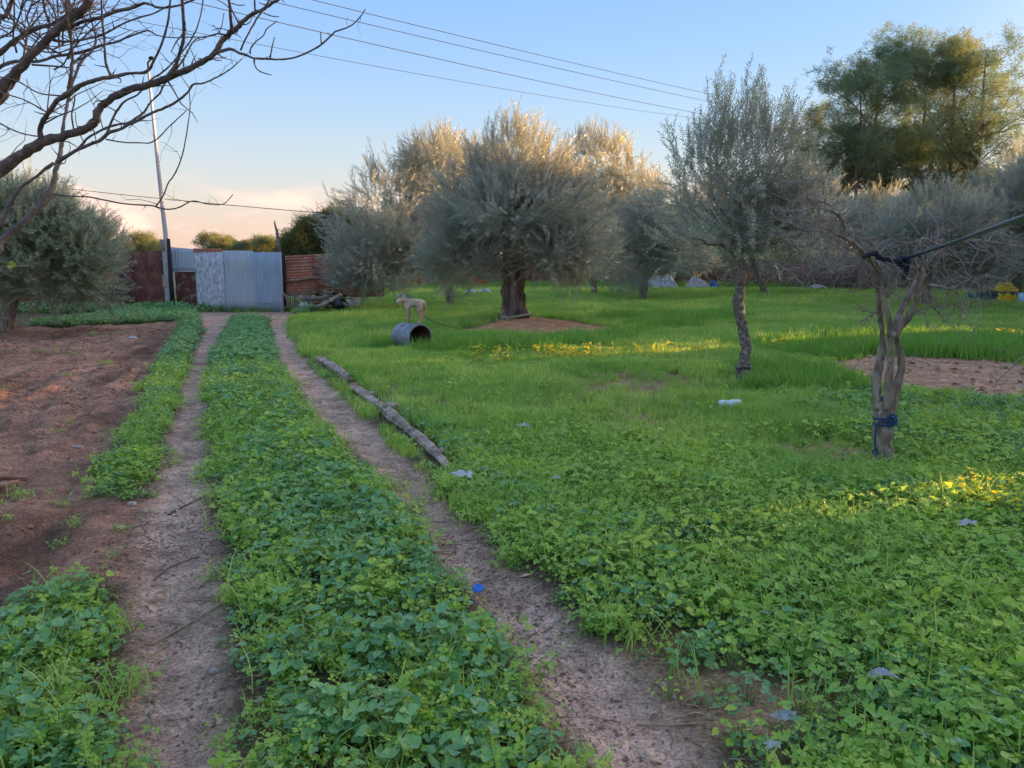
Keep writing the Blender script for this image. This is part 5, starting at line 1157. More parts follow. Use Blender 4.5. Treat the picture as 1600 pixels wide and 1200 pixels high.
yl = mb.build('leaf', YL, FT, False); yl['label'] = 'last yellow leaf'
mb = MB(); P, Rr = smooth([pd(-20, 415, 3.5), pd(10, 417, 3.5), pd(35, 417, 3.5), pd(54, 416, 3.5)], [.005, .004, .0035, .002]); mb.tube(P, Rr, 6); mb.build('branch', BARK_G, FT)

# ================================================================ LOGS AND STICKS
def log(pix, wid, name, label, cat, m=WOODL, lift=.35, rough=.04, seed=0, n=20, knots=()):
    rr = random.Random(seed); pts = []; rad = []
    for (x, y), w in zip(pix, wid):
        g_ = on(x, y); r = w * mpp(g_.y) / 2; pts.append(g_ + Vector((0, 0, r * lift + .035))); rad.append(r)
    P, Rr = smooth(pts, rad, 5); P, Rr = knob(P, Rr, rr, .04, .10); mb = MB(); mb.tube(P, Rr, n, 0, rough, flute=(.34, 4, .07))
    t = thing(name, (P[0].x, P[0].y, 0), label, cat) if knots else None
    if t is None: return solo(mb, name, m, (P[0].x, P[0].y, 0), label, cat)
    mb.build('stem', m, t)
    for (a, b_, w) in knots:
        g_ = on(*a); e = pd(b_[0], b_[1], g_.y); r = w * mpp(g_.y) / 2; q = MB(); q.tube([g_ + Vector((0, 0, .05)), g_.lerp(e, .5) + Vector((0, 0, .04)), e], [r, r * .8, r * .35], 7, 0, .15); q.build('stub', m, t)
    return t
log([(550, 612), (566, 622), (590, 640), (612, 655), (634, 672), (658, 692), (680, 712), (700, 733)], [8, 13, 11, 15, 10, 13, 11, 7], 'fallen_log', 'rotten barkless fallen log beside the right rut with broken stubs', 'log', seed=2, knots=(((602, 648), (623, 633), 18), ((688, 716), (693, 700), 13), ((575, 630), (586, 613), 11), ((640, 678), (630, 682), 12)))
log([(500, 566), (512, 575), (528, 587), (544, 600)], [9, 11, 12, 11], 'log_piece', 'thinner grey log piece lying in line beyond the fallen log', 'log', seed=4)
log([(-40, 762), (0, 760), (44, 755)], [12, 12, 7], 'cut_branch', 'upper of two peeled branches on the brown soil at the left edge', 'branch', seed=5, m=mat('peeled_wood', (0.38, 0.22, 0.15), (0.26, 0.15, 0.10), 9, .8))
log([(-40, 776), (0, 770), (32, 764)], [12, 12, 8], 'cut_branch', 'lower of two peeled branches on the brown soil at the left edge', 'branch', seed=6, m=bpy.data.materials['peeled_wood'])
def stalk(pix, w, label, m, name='dry_stalk', forks=()):
    pts = [on(x, y) + Vector((0, 0, w / 2 + .004)) for x, y in pix]; P, Rr = smooth(pts, [w / 2] * len(pts), 3); mb = MB(); mb.tube(P, Rr, 6, 0, .1)
    for q in forks:
        P, Rr = smooth([on(x, y) + Vector((0, 0, w / 2 + .006)) for x, y in q], [w / 4] * len(q), 3); mb.tube(P, Rr, 5)
    return solo(mb, name, m, pts[0], label, 'stalk', 'dry stalks lying in the ruts')
REED = mat('dry_reed', (0.42, 0.33, 0.20), (0.30, 0.23, 0.14), 20, .8)
DTW = mat('dark_twig', (0.10, 0.075, 0.06), (0.06, 0.045, 0.035), 20, .9)
stalk([(236, 1004), (262, 987), (292, 970), (330, 952), (352, 944)], .009, 'straw coloured reed lying across the left rut', REED, forks=([(298, 966), (290, 985), (300, 996)], [(315, 958), (330, 975)]))
stalk([(225, 1032), (240, 1018), (264, 996)], .005, 'thin straw stalk below the reed in the left rut', REED)
stalk([(262, 802), (290, 786), (318, 776), (326, 772)], .008, 'dark twig across the left rut halfway up', DTW, 'dead_twig', forks=([(290, 786), (278, 776), (262, 768)],))
stalk([(995, 1129), (1040, 1132), (1092, 1135)], .007, 'pale stalk at the right margin of the right rut', REED, forks=([(1018, 1094), (1030, 1112), (1050, 1124)],))
stalk([(240, 905), (262, 885), (290, 873), (312, 868)], .005, 'curled thin dark twig in the left rut', DTW, 'dead_twig')
stalk([(232, 1088), (236, 1120), (254, 1142)], .005, 'short bent straw near the foot of the left rut', REED)
stalk([(905, 1150), (911, 1172), (914, 1190)], .006, 'upright looking straw at the foot of the right rut', REED)
stalk([(250, 1110), (238, 1133), (220, 1165)], .004, 'longest thin straw beside the near left mallow patch', REED)
stalk([(1010, 640), (1060, 655)], .005, 'stray straw on the thin grass patch', REED)

# ================================================================ DOG ON THE DRUM
DR = pg(657, 551); DY_ = DR.y
steel = mat('dull_drum_steel', (0.30, 0.33, 0.38), (0.20, 0.22, 0.26), 5, .5, .2, 40, metallic=.3, c3=(0.16, 0.09, 0.07), s3=6, th3=(.6, .72))
rin = mat('rusty_drum_inside', (0.10, 0.04, 0.03), (0.05, 0.025, 0.022), 6, .9, .3, 40)
ax = Vector((-.62, .78, 0)).normalized(); RD, LD = .235, .62
front = Vector((pd(657, 530, DY_).x, DY_, RD + .02))
dr = thing('oil_drum', (front.x, front.y, 0), 'open grey steel drum lying on its side in the grass under the dog', 'drum')
u = Vector((0, 0, 1)); w = ax.cross(u).normalized()
def ringp(c, r, n=32): return [c + (u * math.cos(2 * math.pi * j / n) + w * math.sin(2 * math.pi * j / n)) * r for j in range(n)]
def lathe(prof, m, name, close=False):
    mb = MB(); n_ = 32; vs, fs = [], []
    for s, r in prof: vs += ringp(front + ax * s, r)
    for i in range(len(prof) - 1):
        for j in range(n_): a, b_ = i * n_ + j, i * n_ + (j + 1) % n_; fs.append((a, b_, b_ + n_, a + n_))
    if close: fs.append(tuple(range((len(prof) - 1) * n_, len(prof) * n_)))
    mb.add(vs, fs); return mb.build(name, m, dr)
lathe([(0, RD - .012), (0, RD), (.02, RD + .006), (.035, RD), (.19, RD), (.20, RD + .012), (.215, RD + .012), (.225, RD), (.40, RD), (.41, RD + .012), (.425, RD + .012), (.435, RD), (LD - .02, RD), (LD, RD)], steel, 'shell', True)
lathe([(0.0, RD - .012), (LD - .01, RD - .012)], rin, 'lining', True)
def ring_obj(s, name):
    mb = MB(); pts = ringp(front + ax * s, RD + .004); mb.tube(pts + [pts[0]], .009, 6, cap=False); mb.build(name, steel, dr)
ring_obj(0, 'rim')

s_ = mpp(DY_ + .12)
def dp(x, y, dy): return pd(x, y, DY_ + dy)
verts, edges, rads = [], [], []
def dv(p, r, par=None):
    verts.append(p); rads.append(r); i = len(verts) - 1
    if par is not None: edges.append((par, i))
    return i
M_ = .11
pel = dv(dp(656, 473, M_), 6.4 * s_); sp1 = dv(dp(650, 473.5, M_), 6.2 * s_, pel); sp2 = dv(dp(643, 475, M_), 6.8 * s_, sp1); ch = dv(dp(637.5, 475.5, M_), 6.6 * s_, sp2)
nk = dv(dp(633, 472, M_ - .02), 4.4 * s_, ch); hd = dv(dp(628.5, 470, M_ - .05), 4.6 * s_, nk); mz = dv(dp(624.5, 472.5, M_ - .12), 2.6 * s_, hd); ns = dv(dp(621.5, 474.3, M_ - .17), 1.9 * s_, mz)
def leg(par, pts, rs):
    p = par
    for q, r in zip(pts, rs): p = dv(q, r * 1.3 * s_, p)
leg(ch, [dp(637, 482, M_ - .07), dp(639.5, 489, M_ - .08), dp(640, 497, M_ - .08), dp(640, 501.5, M_ - .08), dp(637.5, 503, M_ - .09)], [2.6, 1.9, 1.5, 1.5, 1.3])
leg(ch, [dp(638.5, 482, M_ + .07), dp(641.5, 489, M_ + .07), dp(641.5, 497, M_ + .06), dp(641.5, 501.5, M_ + .06), dp(639.5, 503, M_ + .05)], [2.6, 1.8, 1.4, 1.4, 1.3])
leg(pel, [dp(655, 481, M_ - .07), dp(652.5, 487, M_ - .08), dp(657, 494, M_ - .07), dp(655.5, 500.5, M_ - .07), dp(652, 503, M_ - .09)], [4.0, 2.6, 1.7, 1.5, 1.4])
leg(pel, [dp(657.5, 481, M_ + .07), dp(656, 487, M_ + .06), dp(659.5, 493, M_ + .07), dp(657.5, 500.5, M_ + .06), dp(654.5, 502.5, M_ + .04)], [3.8, 2.4, 1.6, 1.4, 1.3])
leg(pel, [dp(661, 473, M_), dp(662.5, 481, M_), dp(661.5, 490, M_ + .01), dp(663.5, 495, M_ + .01)], [2.2, 1.5, 1.4, .8])
FUR = mat('cream_fur', (0.50, 0.37, 0.24), (0.36, 0.25, 0.16), 14, .95, .6, 90, c3=(0.56, 0.45, 0.33), s3=6)
me = bpy.data.meshes.new('body'); db_scale = 1.12; O_ = Vector((dp(650, 503, M_).x, DY_ + M_, RD * 2 + .02)); dog = thing('dog', O_, 'thin cream coloured dog standing on the drum, head turned to the camera', 'dog')
me.from_pydata([v - O_ for v in verts], edges, []); db = bpy.data.objects.new('body', me); COL.objects.link(db); db.parent = dog; dog.scale = (db_scale,) * 3; dog.location.z -= .03
sk = db.modifiers.new('skin', 'SKIN')
for i, sv in enumerate(me.skin_vertices[0].data): sv.radius = (rads[i], rads[i]); sv.use_root = (i == 0)
sb = db.modifiers.new('sub', 'SUBSURF'); sb.levels = 2; sb.render_levels = 2; me.materials.append(FUR)
sk.use_smooth_shade = True
DKN = mat('dark_nose', (0.015, 0.012, 0.012), rough=.4)
h_ = verts[hd]; m2 = verts[ns]; f_ = (m2 - h_).normalized()
mb = MB(); mb.blob(m2 + f_ * .012 + Vector((0, 0, .004)), (.017, .014, .013), 5, .02); mb.build('nose', DKN, dog)
sdv = f_.cross(Vector((0, 0, 1))).normalized()
for q in (-1, 1):
    mb = MB(); mb.blob(h_ + f_ * .045 + sdv * q * .026 + Vector((0, 0, .018)), (.008, .008, .008), 4, 0); mb.build('eye', DKN, dog)
    mb = MB(); b0_ = h_ + sdv * q * .040 + Vector((0, 0, .032)) - f_ * .01
    mb.tube([b0_, b0_ + sdv * q * .022 + Vector((0, 0, -.012)), b0_ + sdv * q * .028 + Vector((0, 0, -.05)) + f_ * .01], [.014, .019, .007], 6); mb.build('ear', FUR, dog)
mb = MB(); mb.tube(smooth([dp(662, 484, M_), dp(668, 497, M_ + .2), dp(690, 507, 1.5), dp(720, 513, 3.5), pd(762, 512, Y0 - .6)], [.006] * 5)[0], .007, 5)
solo(mb, 'tether_chain', mat('dark_chain', (0.03, 0.028, 0.028), rough=.6), dp(662, 484, M_), 'thin dark tether running from the dog back towards the thick olive trunk', 'chain')
# pale rope round the old olive
ROPE = mat('pale_rope', (0.50, 0.45, 0.36), (0.38, 0.33, 0.26), 40, .9, .8, 90)
or_ = thing('pale_rope', pd(805, 497, Y0), 'pale thick rope knotted round the foot of the old olive trunk, its end trailing left', 'rope')
rope_ring(pd(804, 496, Y0 + .02), .46, .032, .10, ROPE, 'loop', or_, squash=.95)
mb = MB(); P, Rr = smooth([pd(790, 499, Y0 - .52), pd(784, 502, Y0 - .5), pd(770, 507, Y0 - .6), pd(758, 510, Y0 - .7), pd(747, 511.5, Y0 - .8)], [.026] * 5); mb.tube(P, Rr, 7, 0, .06); mb.build('tail', ROPE, or_)
mb = MB(); P, Rr = smooth([pd(x, y, Y0 - .54) for x, y in [(783, 498), (787, 494), (793, 499), (788, 503), (785, 497), (792, 495)]], [.028] * 6); mb.tube(P, Rr, 7); mb.build('knot', ROPE, or_)
mb = MB(); P, Rr = smooth([pd(x, y, Y0 - .52) for x, y in [(788, 498), (783, 493), (784, 488), (787, 484)]], [.018] * 4); mb.tube(P, Rr, 6); mb.build('loose_end', ROPE, or_)

# black band at the foot of the young olive
yb_ = pg(1163, 602); s_ = mpp(yb_.y)
bt = thing('black_tree_wrap', (yb_.x, yb_.y, .02), 'black plastic wrapped round the foot of the young speckled olive', 'wrap')
BPL = mat('black_plastic', (0.018, 0.022, 0.03), (0.04, 0.05, 0.065), 14, .4, spec=.5)
rope_ring(pd(1162, 574, yb_.y), .095, .014, .01, BPL, 'band', bt); rope_ring(pd(1163, 597, yb_.y), .13, .022, .015, BPL, 'fold', bt, seed=3); rope_ring(pd(1163, 602, yb_.y), .14, .02, -.01, BPL, 'fold', bt, seed=5)
mb = MB(); P, Rr = smooth([pd(x, y, yb_.y - .08) for x, y in [(1156, 575), (1152, 583), (1152, 592), (1155, 600)]], [.010] * 4); mb.tube(P, Rr, 6); mb.build('strap', BPL, bt)

# ================================================================ RUBBISH AND OTHER SMALL THINGS
PET = bpy.data.materials.new('clear_plastic'); PET.use_nodes = True; b = PET.node_tree.nodes['Principled BSDF']
b.inputs['Base Color'].default_value = (0.80, 0.92, 0.95, 1); b.inputs['Roughness'].default_value = .12; b.inputs['Transmission Weight'].default_value = .15; b.inputs['Alpha'].default_value = 1; b.inputs['Specular IOR Level'].default_value = .6
bo = on(1139, 643); s_ = mpp(bo.y); bt = thing('plastic_bottle', (bo.x, bo.y, bo.z), 'crushed empty clear plastic bottle lying in the thin grass', 'bottle')
mb = MB(); a = pd(1122, 643, bo.y) ; c_ = pd(1157, 640, bo.y); a.z = c_.z = bo.z + .10
prof = [(0, .10), (.02, .28), (.08, .36), (.16, .40), (.28, .40), (.33, .33), (.42, .30), (.5, .36), (.6, .42), (.75, .42), (.9, .43), (.97, .42), (1.0, .30)]
P = [a.lerp(c_, t) for t, r in prof]; mb.tube(P, [r * .105 for t, r in prof], 14, 0, .05); mb.build('shell', PET, bt)
mb = MB(); mb.tube([a - (c_ - a) * .05, a + (c_ - a) * .01], .014, 10); mb.build('cap', mat('blue_cap_plastic', (0.10, 0.25, 0.45), rough=.4), bt)
PW = mat('white_bag_plastic', (0.66, 0.67, 0.70), (0.52, 0.54, 0.58), 14, .5)
PG = mat('grey_bag_plastic', (0.62, 0.62, 0.64), (0.42, 0.42, 0.45), 14, .6)
PB = mat('pale_blue_tarp', (0.35, 0.55, 0.72), (0.50, 0.66, 0.78), 6, .5)
BLUEP = mat('bright_blue_plastic', (0.015, 0.13, 0.62), (0.03, 0.20, 0.72), 9, .35, spec=.5)
PAPER = mat('cream_paper', (0.52, 0.47, 0.40), (0.40, 0.36, 0.31), 12, .9)
def crumple(x, y, wpx, hpx, m, name, label, cat, seed, group=None, lift=0.0, flat=.5, dy=None):
    g_ = on(x, y) if dy is None else Vector((pd(x, y, dy).x, dy, gz(pd(x, y, dy).x, dy)))
    s = mpp(g_.y); mb = MB(); rr = random.Random(seed); n_ = 14; vs, fs = [], []
    ph = [rr.uniform(0, 6.28) for _ in range(8)]
    for i in range(n_ + 1):
        for j in range(n_ + 1):
            a, b_ = i / n_ * 2 - 1, j / n_ * 2 - 1; e = 1 + .22 * math.sin(3 * math.atan2(b_, a) + ph[0]) + .16 * math.sin(5 * math.atan2(b_, a) + ph[1])
            k = max(0, 1 - (a * a + b_ * b_) * .5)
            z = (abs(math.sin(a * 4.2 + b_ * 2 + ph[2])) * .45 + abs(math.sin(b_ * 5.1 - a * 3 + ph[3])) * .4 + abs(math.sin(9 * a + 7 * b_ + ph[4])) * .22) * k * hpx * s
            vs.append(g_ + Vector((a * wpx * s / 2 * e, b_ * wpx * s / 2 * flat * e * 1.2, .012 + lift + z)))
    for i in range(n_):
        for j in range(n_): q = i * (n_ + 1) + j; fs.append((q, q + n_ + 1, q + n_ + 2, q + 1))
    mb.add(vs, fs); o = solo(mb, name, m, g_, label, cat, group, smooth=False)
    sd_ = o.modifiers.new('thick', 'SOLIDIFY'); sd_.thickness = .003; return o
crumple(722, 762, 34, 12, PW, 'crumpled_bag', 'crumpled white plastic film in the weeds past the near end of the log', 'plastic bag', 1, lift=.08)
crumple(818, 668 + 10, 22, 8, PG, 'crumpled_bag', 'small grey scrap of film in the grass right of the log', 'plastic bag', 2, lift=.06)
crumple(757, 750, 16, 5, PW, 'plastic_scrap', 'tiny white scrap just right of the crumpled film', 'scrap', 3, lift=.08)
crumple(869, 768, 12, 6, PW, 'plastic_scrap', 'tiny white scrap in the clover right of the rut', 'scrap', 4, lift=.09)
crumple(1375, 1078, 34, 13, PG, 'crumpled_paper', 'dirty grey wad of paper in the weeds near the lower right corner', 'litter', 5, lift=.05)
crumple(1225, 1150, 40, 16, PG, 'torn_film', 'torn translucent grey film in the weeds by the bottom edge', 'litter', 6, lift=.04)
crumple(1508, 848, 26, 9, PG, 'torn_film', 'grey scrap of film in the weeds near the yellow sunlit leaves', 'litter', 7, lift=.10)
crumple(1205, 1195, 26, 10, PW, 'torn_film', 'white film cut by the bottom edge right of the rut', 'litter', 8, lift=.04)
crumple(678, 862, 15, 5, PAPER, 'torn_paper', 'torn cream paper on the right rut above the blue plastic', 'litter', 9, flat=1.6)
crumple(667, 806, 11, 4, PAPER, 'torn_paper', 'dull pale scrap on the right rut furthest up', 'litter', 10)
crumple(123, 704, 14, 4, PAPER, 'torn_paper', 'pale scrap lying on the brown worked soil', 'litter', 11)
crumple(208, 533, 12, 4, PW, 'torn_paper', 'white scrap on the far part of the worked soil', 'litter', 12)
crumple(162, 498, 14, 4, PW, 'crumpled_bag', 'white bag at the edge of the weeds under the brown fence', 'plastic bag', 13, lift=.04)
crumple(208, 494, 9, 5, PW, 'plastic_scrap', 'little white scrap under the brown fence', 'scrap', 14, lift=.08)
crumple(253, 481, 18, 12, PB, 'crumpled_bag', 'pale blue white bag slumped at the foot of the concrete post', 'plastic bag', 15, lift=.05, dy=GY - .45)
crumple(735, 464, 14, 6, PW, 'crumpled_bag', 'white bag in the grass beyond the old olive, left one', 'plastic bag', 16, lift=.2)
crumple(757, 464, 16, 8, PW, 'crumpled_bag', 'white bag in the grass beyond the old olive, right one', 'plastic bag', 17, lift=.2)
crumple(630, 460, 26, 7, PB, 'blue_tarpaulin', 'pale blue tarpaulin scrap on the weeds above the dog', 'tarpaulin', 18, lift=.35, dy=27)
crumple(476, 482, 15, 11, PW, 'crumpled_bag', 'cream white bag by the stick pile, nearest the gate', 'plastic bag', 19, lift=.12, dy=24.8)
crumple(494, 482, 18, 9, mat('pale_green_sack', (0.50, 0.62, 0.36), (0.6, 0.66, 0.5), 9, .6), 'green_sack', 'pale green and white sack before the log pile', 'sack', 20, lift=.12, dy=24.7)
crumple(514, 482, 20, 9, PB, 'crumpled_bag', 'pale blue bag lying at the foot of the log pile', 'plastic bag', 21, lift=.12, dy=24.7)
# blue lid on the rut
bl_ = on(744, 919); bp_ = thing('blue_plastic_lid', bl_, 'bright blue crushed plastic lid on the right rut', 'lid')
mb = MB(); rr = random.Random(2); pts = []
for k, (r, z) in enumerate(((.036, .004), (.034, .014), (.024, .013), (.021, .020), (.012, .021), (.002, .018))):
    pts.append([bl_ + Vector((math.cos(a) * r * (1 + .13 * math.sin(3 * a + 1)), math.sin(a) * r * .9, z + .004 * math.sin(2 * a))) for a in [2 * math.pi * j / 20 for j in range(20)]])
vs = [p for q in pts for p in q]; fs = [(i * 20 + j, i * 20 + (j + 1) % 20, (i + 1) * 20 + (j + 1) % 20, (i + 1) * 20 + j) for i in range(5) for j in range(20)]
mb.add(vs, fs); mb.build('cap', BLUEP, bp_)
mb = MB(); mb.box(bl_ + Vector((-.02, -.03, .006)), (.055, .03, .004), Matrix.Rotation(.2, 3, 'Z')); mb.build('flap', BLUEP, bp_, False)
def stone(x, y, w, label, m=STONE, seed=1):
    g_ = on(x, y); s = mpp(g_.y) * w / 2; mb = MB(); mb.blob(g_ + Vector((0, 0, s * .35)), (s, s * .8, s * .6), 7, .2, seed); return solo(mb, 'stone', m, g_, label, 'stone')
stone(334, 1050, 17, 'grey angular stone at the right side of the left rut', seed=3); stone(870, 972, 11, 'small dark and pale stone on the right rut edge', seed=4)
stone(206, 792, 13, 'flat pale stone where the worked soil meets the left rut', seed=6); stone(48, 830, 12, 'orange brown stone on the worked soil', CLOD, 7)
stone(735, 1052 - 200, 8, 'small stone on the middle of the right rut', seed=9)

# white bucket, sticks, logs by the rust red fence
wb = pg(554, 484); mb = MB(); s = mpp(wb.y); mb.tube([(wb.x, wb.y, 0), (wb.x, wb.y, .40)], [.17, .20], 18); t = thing('white_bucket', wb, 'white plastic bucket under the low olive twigs right of the log pile', 'bucket'); mb.build('shell', PW, t)
rope_ring((wb.x, wb.y, .40), .205, .012, 0, PW, 'rim', t)
sp_ = thing('stick_screen', (gp(467, 480).x, GY - .1, 0), 'row of thin upright grey sticks leaning on the rust red fence', 'sticks')
rr = random.Random(6)
for i in range(26):
    x_ = 448 + i * 1.35 + rr.uniform(-.5, .5); h = rr.uniform(453, 466) if i < 18 else rr.uniform(440, 458); mb = MB(); mb.tube([gp(x_ + rr.uniform(-1, 1), 482, -.15), gp(x_ + rr.uniform(-1.5, 2.5) + (6 if i > 18 else 0), h, .0)], rr.uniform(.012, .022), 5, 0, .1); mb.build('stick', WOOD, sp_)
mb = MB(); mb.tube([gp(444, 458, -.2), gp(454, 481, -.5)], .03, 6); mb.build('stick', WOOD, sp_)
lp = thing('scrap_wood_pile', (gp(515, 480).x, GY - .6, 0), 'untidy pile of grey logs and boards in front of the rust red fence', 'wood pile')
for i in range(16):
    x_, y_ = rr.uniform(488, 528), rr.uniform(459, 474); a = gp(x_, y_, rr.uniform(-1.2, -.2)); d = Vector((rr.uniform(-1, 1), rr.uniform(-.4, .4), rr.uniform(-.22, .22))).normalized(); L = rr.uniform(.5, 1.1)
    a.z = max(a.z, .08); mb = MB(); mb.tube(wob(a - d * L / 2, a + d * L / 2, 4, .03, rr), rr.uniform(.03, .07), 7, 0, .12); mb.build('log', rr.choice([WOOD, WOODL, BARK, DARKW]), lp)
for i in range(5):
    a = gp(rr.uniform(495, 525), rr.uniform(462, 468), rr.uniform(-1.1, -.5)); mb = MB(); mb.box(a, (rr.uniform(.6, 1.1), .18, .03), Matrix.Rotation(rr.uniform(-.3, .3), 3, 'Y')); mb.build('board', WOOD, lp, False)
dk = thing('dark_junk_bag', gp(528, 478, -.8), 'dark blue black bag of junk half buried in the log pile', 'bag'); mb = MB(); mb.blob(gp(529, 474, -.8) , (.30, .22, .20), 10, .16, 4); mb.build('sack', BPL, dk, False)
dp_ = thing('dead_post', gp(436, 394, .35), 'splintered dead trunk standing behind the blue grey gate panel', 'post')
mb = MB(); P, Rr = smooth([gp(441, 480, .35), gp(437, 394, .35), gp(434, 370, .35), gp(431, 355, .35), gp(428.5, 344, .35)], [.08, .055, .048, .03, .008], 3); mb.tube(P, Rr, 8, 0, .15); mb.build('stem', WOOD, dp_)
mb = MB(); mb.tube([gp(434.5, 372, .33), gp(433.5, 358, .33)], [.05, .01], 6, 0, .1); mb.build('splinter', WOOD, dp_)
mb = MB(); mb.tube([gp(431.5, 360, .36), gp(427.5, 347, .36)], [.03, .006], 5); mb.build('splinter', WOOD, dp_)

# far right: tarpaulins, brush heap, trough, yellow cloth
def heap(x0, x1, top, Y_, n, seed, name, label, m, cat, rmin=.008, rmax=.03):
    rr = random.Random(seed); mb = MB(); 
    for i in range(n):
        x_ = rr.uniform(x0, x1); H = pd(x_, top, Y_).z * (.55 + .45 * math.sin(math.pi * (x_ - x0) / (x1 - x0)) ** .5); a = pd(x_, 430, Y_ + rr.uniform(-1.2, 1.0)); a.z = rr.uniform(0.02, 1) ** .8 * H
        d = Vector((rr.gauss(0, .9), rr.gauss(0, .45), rr.gauss(.05, .35))); twig(mb, a, d, rr.uniform(1.0, 2.8), rr.uniform(rmin * 1.5, rmax * 1.4), rr, 1, .14, .45, -.02, 4)
    o = solo(mb, name, m, (pd((x0 + x1) / 2, 430, Y_).x, Y_, 0), label, cat); return o
TWD = mat('grey_purple_brush', (0.40, 0.32, 0.30), (0.20, 0.155, 0.15), 6, .95)
heap(1150, 1330, 405, 47, 420, 1, 'brush_heap', 'long grey heap of cut brush behind the young olive, left part', TWD, 'brush heap')
heap(1300, 1470, 400, 45, 420, 2, 'brush_heap', 'long grey heap of cut brush behind the bare tree, right part', TWD, 'brush heap')
heap(1450, 1560, 412, 43, 200, 3, 'brush_heap', 'low brush heap left of the yellow cloth', TWD, 'brush heap')
GTP = mat('greyed_white_tarp', (0.44, 0.44, 0.46), (0.32, 0.32, 0.34), 4, .7)
def tarp(pix, Y_, m, name, label, cat, seed, depth=1.0):
    rr = random.Random(seed); mb = MB(); top = [pd(x, y, Y_) for x, y in pix]; vs, fs = [], []; k = 8; n_ = len(top)
    T, _ = smooth(top, [1] * n_, 4); n_ = len(T)
    for j in range(k + 1):
        t = j / k
        for i, p in enumerate(T): vs.append(Vector((p.x + rr.uniform(-.03, .03), p.y - depth * t + rr.uniform(-.06, .06), max(p.z * (1 - t ** 1.5), .01) + rr.uniform(-.03, .03) * (1 - t))))
    for j in range(k):
        for i in range(n_ - 1): a = j * n_ + i; fs.append((a, a + 1, a + n_ + 1, a + n_))
    mb.add(vs, fs); o = solo(mb, name, m, (T[0].x, Y_, 0), label, cat, smooth=False); sd_ = o.modifiers.new('thick', 'SOLIDIFY'); sd_.thickness = .01; return o
tarp([(1006, 450), (1014, 440), (1026, 430), (1036, 433), (1046, 429), (1054, 440), (1060, 450)], 46, GTP, 'white_tarpaulin', 'white tarpaulin over a heap, the larger one left of the young olive', 'tarpaulin', 1)
tarp([(1070, 450), (1080, 434), (1088, 432), (1098, 438), (1106, 443), (1112, 450)], 46, GTP, 'white_tarpaulin', 'smaller white tarpaulin mound just left of the young olive trunk', 'tarpaulin', 2)
tarp([(1108, 448), (1112, 439), (1120, 440), (1124, 449)], 45.5, mat('deep_blue_plastic', (0.02, 0.09, 0.26), (.03, .12, .32), 5, .5), 'blue_barrel_cover', 'deep blue plastic beside the smaller white tarpaulin', 'tarpaulin', 3, .5)
crumple(1278, 455, 26, 9, PG, 'crumpled_bag', 'pale grey bags at the foot of the brush heap behind the bare tree', 'plastic bag', 23, lift=.1, dy=43)
TEAL = mat('teal_paint', (0.03, 0.13, 0.13), (0.02, 0.08, 0.085), 4, .7, c3=(0.05, 0.22, 0.22), s3=2)
tq = pg(1575, 474); TY = tq.y; tr_ = thing('metal_trough', (tq.x, TY, 0), 'old dark teal metal trough lying at the right edge', 'trough')
def tbox(x0, x1, y0, y1, d, dd, m, name):
    a, b_ = pd(x0, y0, TY + dd), pd(x1, y1, TY + dd); mb = MB(); mb.box(((a.x + b_.x) / 2, TY + dd + d / 2, (a.z + b_.z) / 2), (abs(b_.x - a.x), d, abs(a.z - b_.z))); return mb.build(name, m, tr_, False)
tbox(1530, 1600, 457, 474, .05, 0, TEAL, 'side'); tbox(1530, 1600, 457, 474, .05, .7, TEAL, 'side'); tbox(1526, 1531, 458, 473, .7, .03, TEAL, 'end'); tbox(1528, 1640, 455, 457, .08, -.02, mat('rusted_rim', (0.16, 0.09, 0.08), rough=.8), 'rim'); tbox(1600, 1660, 456, 474, .05, 0, TEAL, 'side')
YC = mat('yellow_cloth', (0.80, 0.58, 0.03), (0.62, 0.42, 0.02), 7, .8)
tarp([(1553, 452), (1558, 444), (1568, 441), (1580, 444), (1584, 452)], TY + .2, YC, 'yellow_cloth', 'bright yellow cloth draped over the teal trough', 'cloth', 5, .3).location.z += .02
tarp([(1576, 456), (1580, 450), (1588, 450), (1592, 456)], TY + .15, YC, 'yellow_cloth', 'smaller yellow cloth scrap at the right of the bright one', 'cloth', 6, .2)
tarp([(1590, 474), (1592, 460), (1610, 458), (1660, 460)], TY - .3, PB, 'teal_sheet', 'pale teal plastic sheet at the right end of the trough', 'sheet', 7, .4)
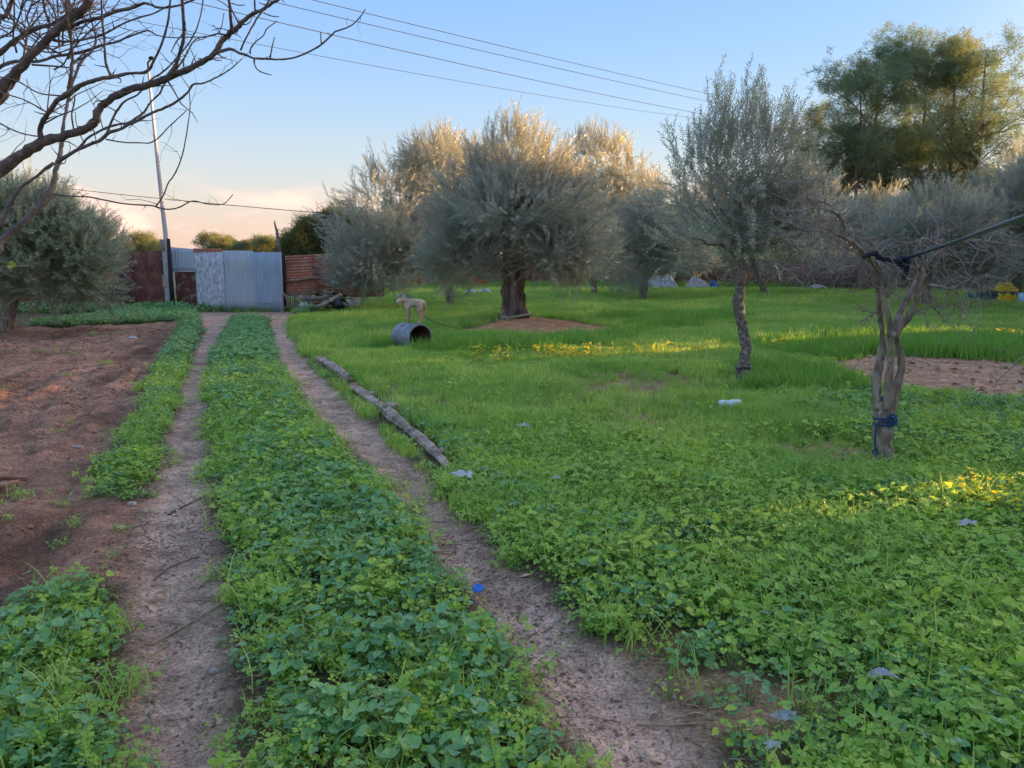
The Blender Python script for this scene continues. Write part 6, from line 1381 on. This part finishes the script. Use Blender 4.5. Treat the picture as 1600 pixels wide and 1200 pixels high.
# back fence behind the brush
fb2 = thing('back_boundary_fence', (20, 53, 0), 'dark rusty boundary fence glimpsed behind the brush heaps', 'fence')
xx = pd(1105, 440, 53).x; rr = random.Random(19); k = 0
while xx < 37: sheet('panel', rr.choice([RUST, RUST_S, RUST]), 1.2, rr.uniform(1.7, 2.0), fb2, (xx + .6, 53 + .03 * (k % 2), 0), pitch=.12); xx += 1.17; k += 1

# orange sheets behind the grove, the light they catch put into the colour
ob = thing('sunlit_shed_wall', (pd(665, 450, 47).x, 47, 0), 'sheet shed wall coloured as sunlit orange, glimpsed between the trunks behind the dog', 'shed')
OR_ = mat('sunlit_orange_sheet', (0.55, 0.12, 0.04), (0.34, 0.08, 0.035), 3, .8)
for k, (a, b_, t_) in enumerate(((635, 662, 432), (660, 690, 428), (688, 715, 434), (740, 762, 436), (890, 912, 432))):
    p, q = pd(a, t_, 47), pd(b_, 470, 47); sheet('panel', OR_, q.x - p.x, p.z, ob, ((p.x + q.x) / 2, 47 + .03 * k, 0), pitch=.09)

# ================================================================ OVERHEAD LINES
WIRE = mat('dark_wire', (0.035, 0.045, 0.06), rough=.8, spec=.1)
def wire(a, b_, Ya, Yb, sag, label, r=.012):
    A, B = pd(*a, Ya), pd(*b_, Yb); A0 = A + (A - B) * .25; B0 = B + (B - A) * .3; mb = MB(); pts = []
    for i in range(41): t = i / 40; p = A0.lerp(B0, t); p.z -= sag * 4 * t * (1 - t) * 0.5; pts.append(p)
    mb.tube(pts, r, 5); return solo(mb, 'power_line', WIRE, A0, label, 'power line', 'overhead lines crossing the sky')
wire((525, 0), (1290, 180), 24, 52, .6, 'highest overhead line crossing the sky', .011)
wire((440, -3), (1290, 191), 24, 52, .6, 'second overhead line from the top', .011)
wire((430, 26), (1110, 176), 23, 46, .5, 'third overhead line from the top', .012)
wire((437, 68), (1070, 178), 23, 44, .5, 'faintest and lowest of the four slanting overhead lines', .008)
wire((70, 288), (540, 332), 38, 30, .3, 'single low line sagging from the far pole towards the grove', .014)
